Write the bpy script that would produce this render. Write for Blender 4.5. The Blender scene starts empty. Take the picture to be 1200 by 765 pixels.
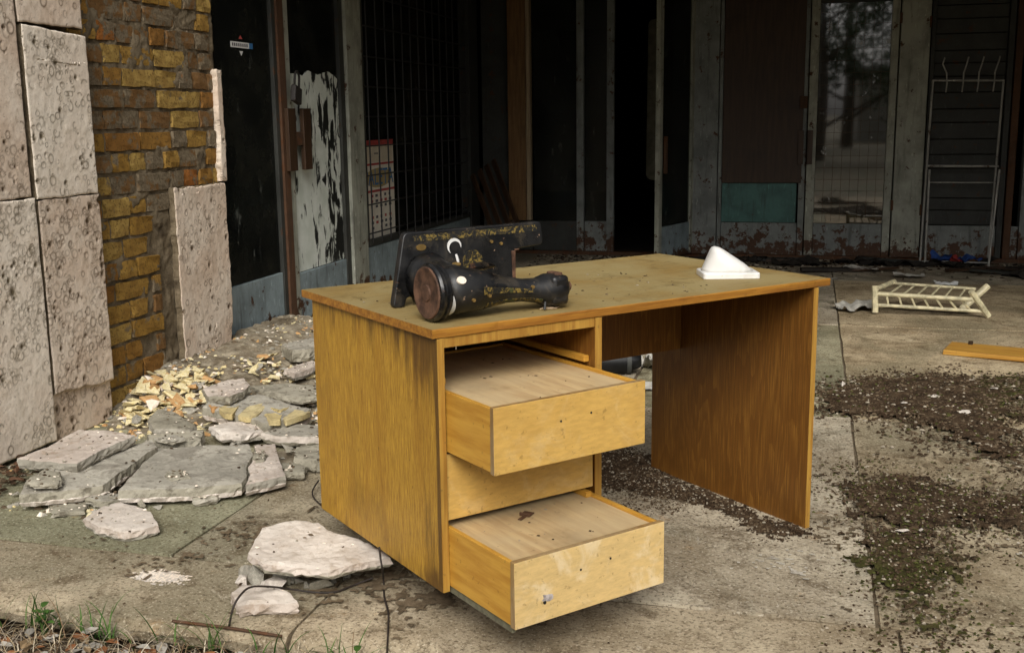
import bpy, bmesh, math, random, json
from mathutils import Vector, Matrix, noise
from mathutils.geometry import delaunay_2d_cdt
import numpy as np
rnd = random.Random(7)
nrs = np.random.RandomState(5)
C = bpy.context.scene.collection
S = bpy.context.scene
R = math.radians

# ------------------------------------------------------------------ camera, world, sun, exposure
cam_d = bpy.data.cameras.new('camera'); cam = bpy.data.objects.new('camera', cam_d); C.objects.link(cam)
F = Vector((-0.2554462, 0.94878025, -0.18591204)); Rv = Vector((math.cos(-.263), math.sin(.263), 0)); Uv = Rv.cross(F)
ro = -.013
R2 = math.cos(ro)*Rv + math.sin(ro)*Uv; U2 = -math.sin(ro)*Rv + math.cos(ro)*Uv
cam.matrix_world = Matrix(((R2.x, U2.x, -F.x, 0.79985), (R2.y, U2.y, -F.y, -2.31234), (R2.z, U2.z, -F.z, 1.216), (0, 0, 0, 1)))
cam_d.sensor_width = 36; cam_d.lens = 1292.1/1200*36; cam_d.clip_start = .05; cam_d.clip_end = 3000
S.camera = cam
SUN_EL, SUN_AZ = 40, 167          # azimuth clockwise from +Y: the sun stands behind the camera
w = bpy.data.worlds.new('World'); S.world = w; w.use_nodes = True
wn = w.node_tree.nodes; wn.clear()
sky = wn.new('ShaderNodeTexSky'); sky.sky_type = 'NISHITA'; sky.sun_disc = False
sky.sun_elevation = R(SUN_EL); sky.sun_rotation = R(SUN_AZ); sky.dust_density = 6; sky.air_density = 1.0; sky.ozone_density = .6
hsv = wn.new('ShaderNodeHueSaturation'); hsv.inputs['Saturation'].default_value = .18
bgd = wn.new('ShaderNodeBackground'); bgd.inputs['Strength'].default_value = .12
wo = wn.new('ShaderNodeOutputWorld')
w.node_tree.links.new(sky.outputs[0], hsv.inputs['Color']); w.node_tree.links.new(hsv.outputs[0], bgd.inputs[0]); w.node_tree.links.new(bgd.outputs[0], wo.inputs[0])
sd = bpy.data.lights.new('sun', 'SUN'); sd.energy = 2.0; sd.angle = R(30); sd.color = (1, .96, .89)
sun = bpy.data.objects.new('sun', sd); C.objects.link(sun)
sdir = Vector((math.sin(R(SUN_AZ))*math.cos(R(SUN_EL)), math.cos(R(SUN_AZ))*math.cos(R(SUN_EL)), math.sin(R(SUN_EL))))
sun.rotation_euler = sdir.to_track_quat('Z', 'Y').to_euler(); sun.location = sdir*30
S.view_settings.view_transform = 'Standard'; S.view_settings.look = 'None'; S.view_settings.gamma = 1; S.view_settings.use_curve_mapping = False
S.view_settings.exposure = 0.15
S.cycles.max_bounces = 6; S.cycles.transparent_max_bounces = 12

# ------------------------------------------------------------------ material helpers
class NB:
    def __init__(s, name, rough=.8, spec=.3):
        s.m = bpy.data.materials.new(name); s.m.use_nodes = True; s.t = s.m.node_tree; s.t.nodes.clear()
        s.out = s.t.nodes.new('ShaderNodeOutputMaterial'); s.b = s.t.nodes.new('ShaderNodeBsdfPrincipled')
        s.t.links.new(s.b.outputs[0], s.out.inputs[0])
        s.b.inputs['Roughness'].default_value = rough; s.b.inputs['Specular IOR Level'].default_value = spec
    def put(s, sock, v):
        if hasattr(v, 'is_output'): s.t.links.new(v, sock)
        elif isinstance(v, (tuple, list)): sock.default_value = (*v, 1) if len(v) == 3 and len(sock.default_value) == 4 else v
        else: sock.default_value = v
    def set(s, **k):
        for a, v in k.items(): s.put(s.b.inputs[a.replace('_', ' ')], v)
        return s
    def co(s, kind='Object', scale=(1, 1, 1), loc=(0, 0, 0), rot=(0, 0, 0), rand=0):
        if kind == 'World': o = s.t.nodes.new('ShaderNodeNewGeometry').outputs['Position']
        else: o = s.t.nodes.new('ShaderNodeTexCoord').outputs[kind]
        m = s.t.nodes.new('ShaderNodeMapping'); s.t.links.new(o, m.inputs[0])
        m.inputs['Scale'].default_value = scale; m.inputs['Rotation'].default_value = rot; m.inputs['Location'].default_value = loc
        if rand:
            q = s.t.nodes.new('ShaderNodeVectorMath'); q.operation = 'SCALE'; q.inputs[0].default_value = (rand, rand*.7, rand*1.3)
            s.t.links.new(s.rand(), q.inputs['Scale']); s.t.links.new(q.outputs[0], m.inputs['Location'])
        return m.outputs[0]
    def rand(s): return s.t.nodes.new('ShaderNodeObjectInfo').outputs['Random']
    def ocol(s): n = s.t.nodes.new('ShaderNodeObjectInfo'); return n.outputs['Color'], n.outputs['Alpha']
    def noise(s, vec, scale=5, detail=4, rough=.55, dist=0):
        n = s.t.nodes.new('ShaderNodeTexNoise'); s.t.links.new(vec, n.inputs['Vector'])
        n.inputs['Scale'].default_value = scale; n.inputs['Detail'].default_value = detail; n.inputs['Roughness'].default_value = rough; n.inputs['Distortion'].default_value = dist
        return n.outputs['Fac']
    def vor(s, vec, scale=5, feat='F1', out='Distance', rnd_=1):
        n = s.t.nodes.new('ShaderNodeTexVoronoi'); n.feature = feat; s.t.links.new(vec, n.inputs['Vector']); n.inputs['Scale'].default_value = scale
        n.inputs['Randomness'].default_value = rnd_
        return n.outputs[out]
    def wave(s, vec, scale=5, dist=4, detail=3, dscale=1):
        n = s.t.nodes.new('ShaderNodeTexWave'); s.t.links.new(vec, n.inputs['Vector']); n.inputs['Scale'].default_value = scale; n.inputs['Distortion'].default_value = dist
        n.inputs['Detail'].default_value = detail; n.inputs['Detail Scale'].default_value = dscale
        return n.outputs['Fac']
    def ramp(s, f, a, b, lo=0., hi=1.):
        n = s.t.nodes.new('ShaderNodeMapRange'); n.interpolation_type = 'SMOOTHSTEP'; s.t.links.new(f, n.inputs[0])
        n.inputs[1].default_value = a; n.inputs[2].default_value = b; n.inputs[3].default_value = lo; n.inputs[4].default_value = hi
        return n.outputs[0]
    def math(s, op, a, b=0):
        n = s.t.nodes.new('ShaderNodeMath'); n.operation = op; s.put(n.inputs[0], a); s.put(n.inputs[1], b); return n.outputs[0]
    def mix(s, f, a, b, mode='MIX'):
        n = s.t.nodes.new('ShaderNodeMix'); n.data_type = 'RGBA'; n.blend_type = mode; n.clamp_factor = True
        s.put(n.inputs[0], f); s.put(n.inputs[6], a); s.put(n.inputs[7], b); return n.outputs[2]
    def bump(s, h, strength=.3, dist=.01):
        n = s.t.nodes.new('ShaderNodeBump'); n.inputs['Strength'].default_value = strength; n.inputs['Distance'].default_value = dist
        s.put(n.inputs['Height'], h)
        if s.b.inputs['Normal'].is_linked: s.t.links.new(s.b.inputs['Normal'].links[0].from_socket, n.inputs['Normal'])
        s.t.links.new(n.outputs[0], s.b.inputs['Normal']); return s
    def sep(s, vec):
        n = s.t.nodes.new('ShaderNodeSeparateXYZ'); s.t.links.new(vec, n.inputs[0]); return n.outputs
    def attr(s, name):
        n = s.t.nodes.new('ShaderNodeAttribute'); n.attribute_name = name; return n.outputs['Fac']

def wood(name, base, dark, grain=(90, 90, 4), rough=.55, dust=None, dustamt=.5, stain=.35, rot=(0, 0, 0), fig=.5):
    b = NB(name, rough, .35); v = b.co('Object', grain, rot=rot, rand=31); v1 = b.co('Object', rand=17)
    n = b.noise(v, 1, 5, .65); c = b.mix(b.ramp(n, .32, .68), dark, base)
    v2 = b.co('Object', tuple(q*.14 for q in grain), rot=rot, rand=11); wv = b.noise(v2, 1, 3, .5, 1.5)
    c = b.mix(b.math('MULTIPLY', b.ramp(wv, .5, .75), fig), c, dark)
    st = b.noise(v1, 3.2, 5, .6); c = b.mix(b.math('MULTIPLY', b.ramp(st, .52, .74), stain), c, tuple(q*.35 for q in dark))
    sp = b.noise(v1, 60, 2, .5); c = b.mix(b.math('MULTIPLY', b.ramp(sp, .66, .74), .35), c, (.06, .04, .02))
    if dust:
        d = b.noise(v1, 4.5, 6, .65); c = b.mix(b.math('MULTIPLY', b.ramp(d, .3, .62), dustamt), c, dust)
    b.set(Base_Color=c); b.bump(n, .12, .002); return b.m

def concrete(name, c1, c2, c3, scale=3, world=True, bumpd=.004):
    b = NB(name, .93, .15); v = b.co('World' if world else 'Object', rand=0 if world else 9)
    n = b.noise(v, scale, 8, .65); c = b.mix(b.ramp(n, .35, .65), c1, c2)
    n2 = b.noise(v, scale*.45, 5, .6, .6); c = b.mix(b.ramp(n2, .5, .68), c, c3)
    n3 = b.noise(v, 75, 3, .6); c = b.mix(b.math('MULTIPLY', b.ramp(n3, .55, .72), .45), c, tuple(q*.35 for q in c1))
    n4 = b.noise(v, 130, 2, .5); c = b.mix(b.math('MULTIPLY', b.ramp(n4, .6, .72), .3), c, tuple(min(1, q*1.7) for q in c2))
    b.set(Base_Color=c); b.bump(n3, .35, bumpd); b.bump(n, .3, .02); return b.m

def stone_mat(name, c1, c2, stain, amt=.5):
    b = NB(name, .9, .2); v = b.co('Object', rand=13)
    n = b.noise(v, 4, 7, .6); c = b.mix(b.ramp(n, .35, .65), c1, c2)
    n0 = b.noise(v, 8, 7, .7, .6); c = b.mix(b.math('MULTIPLY', b.ramp(n0, .5, .64), amt), c, tuple(.5*q+.5*w_ for q, w_ in zip(stain, c1)))
    n2 = b.noise(v, 26, 4, .65); c = b.mix(b.math('MULTIPLY', b.ramp(n2, .52, .7), amt), c, stain)
    n3 = b.noise(v, 110, 3, .6); c = b.mix(b.math('MULTIPLY', b.ramp(n3, .58, .7), .35), c, tuple(q*.6 for q in stain))
    c = b.mix(b.math('MULTIPLY', b.attr('ring'), .95), c, tuple(q*.38 for q in stain))
    b.set(Base_Color=c); b.bump(n2, .25, .006); b.bump(n3, .25, .003); return b.m

def paint_metal(name, paint, rust=.35, rustc=(.10, .045, .02), rough=.6, low=0., streak=True, grime=(.03, .028, .022)):
    """old oil paint over steel: mottled, scratched, rust patches; low = extra rust towards the foot (z, metres)"""
    b = NB(name, rough, .3); v = b.co('World'); 
    n = b.noise(v, 5, 7, .65); c = b.mix(b.ramp(n, .35, .7), paint, tuple(q*.62 for q in paint))
    s = b.noise(b.co('World', (28, 28, 3)), 1, 5, .6); c = b.mix(b.math('MULTIPLY', b.ramp(s, .5, .75), .55), c, grime)
    l = b.noise(b.co('World', (60, 60, 14)), 1, 3, .6); c = b.mix(b.math('MULTIPLY', b.ramp(l, .62, .72), .5), c, tuple(min(1, q*1.9) for q in paint))
    r = b.noise(v, 11, 6, .7)
    if low:
        z = b.sep(v)[2]; r = b.math('ADD', r, b.ramp(z, 0, low, .17, 0))
    c = b.mix(b.ramp(r, .66-rust*.2, .72-rust*.2), c, b.mix(b.noise(v, 40, 3), rustc, tuple(q*.35 for q in rustc)))
    b.set(Base_Color=c); b.bump(r, .25, .006); b.bump(n, .15, .004); return b.m

def plain(name, col, rough=.6, spec=.3, var=.25, scale=14, metal=0):
    b = NB(name, rough, spec); v = b.co('Object', rand=7)
    c = b.mix(b.ramp(b.noise(v, scale, 5, .6), .3, .7), tuple(q*(1-var) for q in col), tuple(min(1, q*(1+var)) for q in col))
    b.set(Base_Color=c, Metallic=metal); b.bump(b.noise(v, scale*5, 3), .12, .003); return b.m

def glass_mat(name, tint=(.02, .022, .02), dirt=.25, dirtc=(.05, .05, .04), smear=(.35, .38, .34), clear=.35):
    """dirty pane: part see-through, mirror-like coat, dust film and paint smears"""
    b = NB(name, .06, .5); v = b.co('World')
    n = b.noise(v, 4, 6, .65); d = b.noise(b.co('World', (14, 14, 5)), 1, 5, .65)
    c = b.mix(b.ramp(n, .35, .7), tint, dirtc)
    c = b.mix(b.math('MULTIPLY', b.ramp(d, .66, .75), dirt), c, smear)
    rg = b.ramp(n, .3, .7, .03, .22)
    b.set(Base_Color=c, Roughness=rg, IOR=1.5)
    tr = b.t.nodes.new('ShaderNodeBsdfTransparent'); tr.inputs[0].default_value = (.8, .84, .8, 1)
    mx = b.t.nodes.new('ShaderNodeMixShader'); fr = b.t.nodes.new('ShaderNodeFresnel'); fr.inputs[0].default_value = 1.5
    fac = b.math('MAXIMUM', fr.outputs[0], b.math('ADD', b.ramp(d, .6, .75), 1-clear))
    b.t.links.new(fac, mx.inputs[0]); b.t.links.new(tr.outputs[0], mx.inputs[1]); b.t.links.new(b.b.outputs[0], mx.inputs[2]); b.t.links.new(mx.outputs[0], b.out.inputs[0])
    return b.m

# ------------------------------------------------------------------ mesh helpers
class MB:
    def __init__(s): s.v = []; s.f = []; s.mi = []; s.cur = 0
    def add(s, vs, fs):
        o = len(s.v); s.v += [tuple(q) for q in vs]; s.f += [tuple(i+o for i in f) for f in fs]; s.mi += [s.cur]*len(fs); return s
    def box(s, a, b, jit=0):
        (x0, y0, z0), (x1, y1, z1) = a, b
        vs = [(x0, y0, z0), (x1, y0, z0), (x1, y1, z0), (x0, y1, z0), (x0, y0, z1), (x1, y0, z1), (x1, y1, z1), (x0, y1, z1)]
        if jit: vs = [tuple(c+rnd.uniform(-jit, jit) for c in q) for q in vs]
        return s.add(vs, [(0, 3, 2, 1), (4, 5, 6, 7), (0, 1, 5, 4), (1, 2, 6, 5), (2, 3, 7, 6), (3, 0, 4, 7)])
    def loft(s, rings, cap=True):
        n = len(rings[0]); o = len(s.v); vs = [q for r in rings for q in r]; fs = []
        for i in range(len(rings)-1):
            for j in range(n): fs.append((i*n+j, i*n+(j+1) % n, (i+1)*n+(j+1) % n, (i+1)*n+j))
        if cap: fs.append(tuple(range(n-1, -1, -1))); fs.append(tuple(range((len(rings)-1)*n, len(rings)*n)))
        return s.add(vs, fs)
    def tube(s, pts, r, n=8, cap=True):
        pts = [Vector(p) for p in pts]; rs = r if isinstance(r, (list, tuple)) else [r]*len(pts); rings = []; up = None
        for i, p in enumerate(pts):
            d = (pts[min(i+1, len(pts)-1)]-pts[max(i-1, 0)]).normalized()
            if up is None: up = Vector((0, 0, 1)) if abs(d.z) < .9 else Vector((1, 0, 0))
            a = d.cross(up).normalized(); b = a.cross(d).normalized(); up = b
            rings.append([p+rs[i]*(math.cos(2*math.pi*k/n)*a+math.sin(2*math.pi*k/n)*b) for k in range(n)])
        return s.loft(rings, cap)
    def bar(s, p, q, wx, wy, roll=0):
        p, q = Vector(p), Vector(q); d = (q-p).normalized(); up = Vector((0, 0, 1)) if abs(d.z) < .9 else Vector((0, 1, 0))
        a = d.cross(up).normalized(); b = a.cross(d); 
        if roll: a, b = math.cos(roll)*a+math.sin(roll)*b, -math.sin(roll)*a+math.cos(roll)*b
        return s.loft([[c+sx*wx/2*a+sy*wy/2*b for sx, sy in ((-1, -1), (1, -1), (1, 1), (-1, 1))] for c in (p, q)])
    def prism(s, poly, z0, z1):     # poly of (x, y)
        return s.loft([[(x, y, z0) for x, y in poly], [(x, y, z1) for x, y in poly]])
    def mesh(s, name, mats):
        me = bpy.data.meshes.new(name); me.from_pydata(s.v, [], s.f); me.update()
        for m in (mats if isinstance(mats, (list, tuple)) else [mats]): me.materials.append(m)
        if any(s.mi): me.polygons.foreach_set('material_index', s.mi)
        bm = bmesh.new(); bm.from_mesh(me); bmesh.ops.recalc_face_normals(bm, faces=bm.faces[:]); bm.to_mesh(me); bm.free()
        return me
    def build(s, name, mats, parent=None, smooth=False, bevel=0, seg=2):
        o = bpy.data.objects.new(name, s.mesh(name, mats)); C.objects.link(o); o.parent = parent
        if smooth:
            o.data.polygons.foreach_set('use_smooth', [True]*len(o.data.polygons))
            if smooth != 'all':
                o.data.set_sharp_from_angle(angle=R(40))
        if bevel:
            md = o.modifiers.new('bevel', 'BEVEL'); md.width = bevel; md.segments = seg; md.limit_method = 'ANGLE'; md.angle_limit = R(40); md.harden_normals = False
        return o
def tag(o, label=None, cat=None, group=None, kind=None):
    for k, v in (('label', label), ('category', cat), ('group', group), ('kind', kind)):
        if v: o[k] = v
    return o
def empty(name, loc=(0, 0, 0), rz=0):
    o = bpy.data.objects.new(name, None); C.objects.link(o); o.location = loc; o.rotation_euler = (0, 0, rz); o.empty_display_size = .1; return o
def fromnp(name, v, f, mats, parent=None, smooth=False, mi=None):
    me = bpy.data.meshes.new(name); me.from_pydata(v.tolist() if hasattr(v, 'tolist') else v, [], f.tolist() if hasattr(f, 'tolist') else f)
    for m in (mats if isinstance(mats, (list, tuple)) else [mats]): me.materials.append(m)
    if mi is not None: me.polygons.foreach_set('material_index', mi)
    if smooth: me.polygons.foreach_set('use_smooth', [True]*len(me.polygons))
    me.update(); o = bpy.data.objects.new(name, me); C.objects.link(o); o.parent = parent; return o
def inpoly(x, y, poly):
    x = np.asarray(x, float); y = np.asarray(y, float); r = np.zeros(x.shape, bool); n = len(poly)
    for i in range(n):
        x0, y0 = poly[i][:2]; x1, y1 = poly[(i+1) % n][:2]
        if y0 == y1: continue
        r ^= ((y0 > y) != (y1 > y)) & (x < (x1-x0)*(y-y0)/(y1-y0)+x0)
    return r
def distpoly(x, y, poly):
    """signed distance, + inside"""
    d = np.full(np.shape(x), 1e9); n = len(poly)
    for i in range(n):
        a = np.array(poly[i][:2]); b = np.array(poly[(i+1) % n][:2]); ab = b-a
        t = np.clip(((x-a[0])*ab[0]+(y-a[1])*ab[1])/(ab@ab+1e-12), 0, 1)
        d = np.minimum(d, np.hypot(x-a[0]-t*ab[0], y-a[1]-t*ab[1]))
    return np.where(inpoly(x, y, poly), d, -d)
def vnoise(x, y, s, seed=0):
    """smooth value noise on arrays"""
    x = np.asarray(x)*s+seed*17.3; y = np.asarray(y)*s+seed*9.1; xi = np.floor(x).astype(int); yi = np.floor(y).astype(int); fx = x-xi; fy = y-yi
    def h(i, j): q = np.sin(i*127.1+j*311.7+seed*74.7)*43758.5453; return q-np.floor(q)
    fx = fx*fx*(3-2*fx); fy = fy*fy*(3-2*fy)
    return (h(xi, yi)*(1-fx)+h(xi+1, yi)*fx)*(1-fy)+(h(xi, yi+1)*(1-fx)+h(xi+1, yi+1)*fx)*fy
def fbm(x, y, s, seed=0, o=4): return sum(vnoise(x, y, s*2**k, seed+k)*.5**k for k in range(o))/sum(.5**k for k in range(o))
DATA = json.loads('''{"slabs":{"S1":{"p":[[-1.788,0.753,0.094],[-1.75,0.867,0.103],[-1.767,0.969,0.108],[-1.76,1.052,0.113],[-1.631,1.04,0.119],[-1.495,1.008,0.124],[-1.505,0.951,0.12],[-1.518,0.887,0.116],[-1.52,0.798,0.11],[-1.527,0.721,0.105],[-1.663,0.731,0.099]],"th":0.04},"S2":{"p":[[-1.589,0.512,0.063],[-1.649,0.623,0.066],[-1.653,0.792,0.071],[-1.586,0.97,0.077],[-1.481,1.088,0.08],[-1.419,1.024,0.078],[-1.402,0.825,0.072],[-1.379,0.646,0.067],[-1.437,0.592,0.065],[-1.513,0.544,0.064]],"th":0.05},"S3":{"p":[[-1.306,0.623,0.06],[-1.375,0.834,0.06],[-1.441,1.063,0.06],[-1.314,1.119,0.06],[-1.14,1.18,0.06],[-1.063,1.068,0.06],[-1.023,0.937,0.06],[-0.973,0.854,0.06],[-0.952,0.777,0.06],[-1.121,0.687,0.06]],"th":0.05},"S4":{"p":[[-1.128,1.195,0.053],[-1.066,1.236,0.053],[-0.94,1.027,0.053],[-0.853,0.893,0.053],[-0.941,0.783,0.053],[-0.974,0.875,0.053],[-1.025,0.958,0.053],[-1.063,1.091,0.053]],"th":0.045},"S5":{"p":[[-1.306,0.443,0.034],[-1.305,0.539,0.039],[-1.272,0.581,0.041],[-1.127,0.523,0.038],[-1.047,0.44,0.034],[-1.073,0.394,0.032],[-1.111,0.364,0.03],[-1.216,0.39,0.032]],"th":0.035},"S6":{"p":[[-1.536,0.575,0.015],[-1.519,0.634,0.015],[-1.441,0.639,0.015],[-1.378,0.542,0.015],[-1.453,0.493,0.015]],"th":0.015},"S7":{"p":[[-1.562,1.182,0.07],[-1.382,1.281,0.07],[-1.331,1.17,0.07],[-1.381,1.114,0.07],[-1.496,1.1,0.07]],"th":0.05},"S8":{"p":[[-1.655,1.334,0.085],[-1.699,1.477,0.085],[-1.613,1.448,0.085],[-1.412,1.281,0.085],[-1.419,1.238,0.085],[-1.547,1.203,0.085]],"th":0.045},"S9":{"p":[[-1.611,1.667,0.118],[-1.623,1.763,0.118],[-1.602,1.862,0.119],[-1.532,1.875,0.122],[-1.447,1.768,0.127],[-1.419,1.645,0.128],[-1.424,1.555,0.128],[-1.533,1.587,0.122]],"th":0.04},"S10":{"p":[[-1.544,1.547,0.084],[-1.557,1.655,0.084],[-1.497,1.702,0.084],[-1.441,1.772,0.084],[-1.352,1.745,0.084],[-1.214,1.662,0.084],[-1.084,1.593,0.084],[-1.085,1.552,0.084],[-1.139,1.439,0.084],[-1.192,1.388,0.084],[-1.383,1.497,0.084]],"th":0.06},"S11":{"p":[[-1.629,2.428,0.157],[-1.631,2.52,0.157],[-1.578,2.589,0.157],[-1.536,2.621,0.157],[-1.436,2.435,0.157],[-1.466,2.381,0.157],[-1.528,2.337,0.157]],"th":0.07},"S12":{"p":[[-1.463,2.12,0.115],[-1.441,2.223,0.115],[-1.413,2.307,0.115],[-1.386,2.292,0.115],[-1.355,2.212,0.115],[-1.379,2.055,0.115]],"th":0.04},"S13":{"p":[[-1.541,1.947,0.075],[-1.5,1.981,0.075],[-1.391,2.022,0.075],[-1.263,2.023,0.075],[-1.179,1.842,0.075],[-1.22,1.798,0.075],[-1.308,1.814,0.075],[-1.437,1.858,0.075]],"th":0.035},"S14":{"p":[[-1.404,1.355,0.06],[-1.364,1.426,0.06],[-1.254,1.463,0.06],[-1.179,1.361,0.06],[-1.226,1.274,0.06],[-1.317,1.277,0.06]],"th":0.04},"S15":{"p":[[-1.177,1.349,0.055],[-1.096,1.477,0.055],[-0.973,1.486,0.055],[-0.891,1.342,0.055],[-1.107,1.318,0.055]],"th":0.045},"S16":{"p":[[-0.976,1.228,0.05],[-0.883,1.287,0.05],[-0.775,1.083,0.05],[-0.923,1.101,0.05]],"th":0.05},"S17":{"p":[[-0.985,1.08,0.03],[-0.922,1.115,0.03],[-0.863,1.068,0.03],[-0.838,1.001,0.03],[-0.915,0.983,0.03]],"th":0.03},"S18":{"p":[[-1.132,0.771,0.025],[-1.03,0.794,0.025],[-1.016,0.728,0.025],[-1.074,0.681,0.025]],"th":0.025},"P1":{"p":[[-0.599,0.167,0.096],[-0.614,0.229,0.099],[-0.639,0.324,0.103],[-0.605,0.375,0.104],[-0.564,0.407,0.104],[-0.507,0.406,0.102],[-0.452,0.361,0.099],[-0.351,0.331,0.095],[-0.254,0.271,0.089],[-0.229,0.246,0.088],[-0.292,0.188,0.087],[-0.354,0.13,0.087],[-0.454,0.122,0.089],[-0.53,0.119,0.092]],"th":0.03},"P2":{"p":[[-0.592,0.06,0.035],[-0.588,0.111,0.037],[-0.533,0.106,0.036],[-0.438,0.084,0.036],[-0.4,0.046,0.035],[-0.457,0.021,0.034],[-0.533,-0.015,0.033]],"th":0.035},"F1":{"p":[[-1.589,0.55,0.092],[-1.62,0.625,0.094],[-1.61,0.675,0.095],[-1.543,0.654,0.095],[-1.493,0.595,0.093],[-1.472,0.545,0.091],[-1.54,0.531,0.091]],"th":0.018},"F2":{"p":[[-1.229,0.774,0.07],[-1.221,0.813,0.07],[-1.183,0.822,0.07],[-1.139,0.776,0.07],[-1.179,0.731,0.07]],"th":0.015},"F3":{"p":[[-1.428,0.611,0.03],[-1.432,0.661,0.03],[-1.415,0.696,0.03],[-1.327,0.672,0.03],[-1.309,0.63,0.03],[-1.346,0.596,0.03]],"th":0.03},"F4":{"p":[[-1.06,1.063,0.065],[-1.05,1.107,0.065],[-1.012,1.073,0.065],[-0.994,1.016,0.065],[-1.019,1.0,0.065]],"th":0.02},"F5":{"p":[[-1.472,1.092,0.09],[-1.431,1.141,0.09],[-1.363,1.116,0.09],[-1.385,1.067,0.09]],"th":0.02}},"stones":[[-0.66,0.253,0.0252],[-0.624,0.188,0.0181],[-0.585,0.201,0.0246],[-0.541,0.215,0.0271],[-0.522,0.178,0.0242],[-0.503,0.24,0.0161],[-0.477,0.243,0.0129],[-0.411,0.208,0.0266],[-0.391,0.26,0.0096],[-0.366,0.286,0.0116],[-0.507,0.22,0.0129],[-0.444,0.214,0.0115],[-0.414,0.012,0.0]],"brickface":[[[-1.455,1.52,0.096],[-1.455,1.596,0.096],[-1.393,1.577,0.096],[-1.35,1.439,0.096],[-1.391,1.45,0.096]],[[-1.329,1.443,0.096],[-1.358,1.584,0.096],[-1.304,1.651,0.096],[-1.278,1.601,0.096],[-1.252,1.44,0.096],[-1.274,1.415,0.096]],[[-1.235,1.484,0.096],[-1.208,1.51,0.096],[-1.163,1.489,0.096],[-1.127,1.407,0.096],[-1.173,1.397,0.096]],[[-1.135,1.445,0.096],[-1.143,1.566,0.096],[-1.069,1.557,0.096],[-1.076,1.498,0.096],[-1.103,1.403,0.096]],[[-1.253,1.564,0.096],[-1.234,1.633,0.096],[-1.183,1.6,0.096],[-1.187,1.525,0.096]],[[-1.531,1.569,0.096],[-1.504,1.608,0.096],[-1.461,1.584,0.096],[-1.481,1.515,0.096]],[[-1.428,1.591,0.096],[-1.434,1.702,0.096],[-1.395,1.71,0.096],[-1.396,1.62,0.096]]],"R1":[[0.841,2.752],[1.034,2.964],[1.426,3.117],[1.843,3.064],[1.605,1.728],[1.429,1.759],[1.324,1.84],[1.252,2.027],[1.134,2.123],[0.858,2.245]],"R2":[[0.909,1.293],[1.043,1.572],[1.197,1.568],[1.278,1.421],[1.427,1.369],[1.558,1.467],[1.451,0.866],[1.386,0.941],[1.275,0.97],[1.181,0.741],[1.163,0.565],[1.123,0.401],[1.112,0.153],[1.062,0.141],[1.062,0.387],[0.997,0.627],[0.983,0.821],[0.93,1.018]],"hole":[[1.309,0.964],[1.355,1.044],[1.482,1.038],[1.446,0.834],[1.326,0.837]],"R3":[[0.107,1.246],[0.097,1.545],[0.291,1.535],[0.42,1.317],[0.633,1.089],[0.842,0.911],[0.878,0.85],[0.722,0.827],[0.592,0.925],[0.448,1.062],[0.283,1.066]],"R3b":[[0.062,1.648],[0.269,1.694],[0.308,1.407],[0.607,1.083],[0.456,0.985],[0.236,1.014],[0.124,1.159]],"chipsA":[[-2.158,1.885,0.083],[-1.943,1.958,0.104],[-1.719,1.999,0.09],[-1.643,1.73,0.034],[-1.667,1.598,0.012],[-1.738,1.43,0.0],[-1.91,1.511,0.003]],"chipsB":[[-1.695,2.167,0.093],[-1.658,2.527,0.087],[-1.563,2.685,0.071],[-1.343,2.206,0.036],[-1.549,2.01,0.065]],"cableA":[[-0.537,-0.056,0.0],[-0.524,-0.051,0.05],[-0.518,-0.02,0.07],[-0.513,0.023,0.07],[-0.484,0.076,0.05],[-0.464,0.135,0.02],[-0.399,0.161,0.006],[-0.355,0.178,0.006],[-0.325,0.23,0.006],[-0.282,0.252,0.02]],"cableB":[[-0.012,0.31,0.132],[-0.012,0.305,0.103],[-0.012,0.297,0.077]],"cableBg":[[-0.259,0.268,0.006],[-0.22,0.174,0.006],[-0.176,0.089,0.006],[-0.136,-0.017,0.006],[-0.11,-0.088,0.006],[-0.098,-0.119,0.006]],"cableC":[[-0.753,0.935,0.03],[-0.745,0.872,0.02],[-0.728,0.836,0.01],[-0.695,0.799,0.006],[-0.656,0.764,0.006]],"stick":[[-0.683,-0.061,0.0],[-0.534,-0.062,0.0],[-0.381,-0.073,0.0]],"cot":{"lb":[1.22,4.719,0.0],"rb":[1.87,4.724,0.0],"mid":[1.764,4.946,0.0]}}''')
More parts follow.
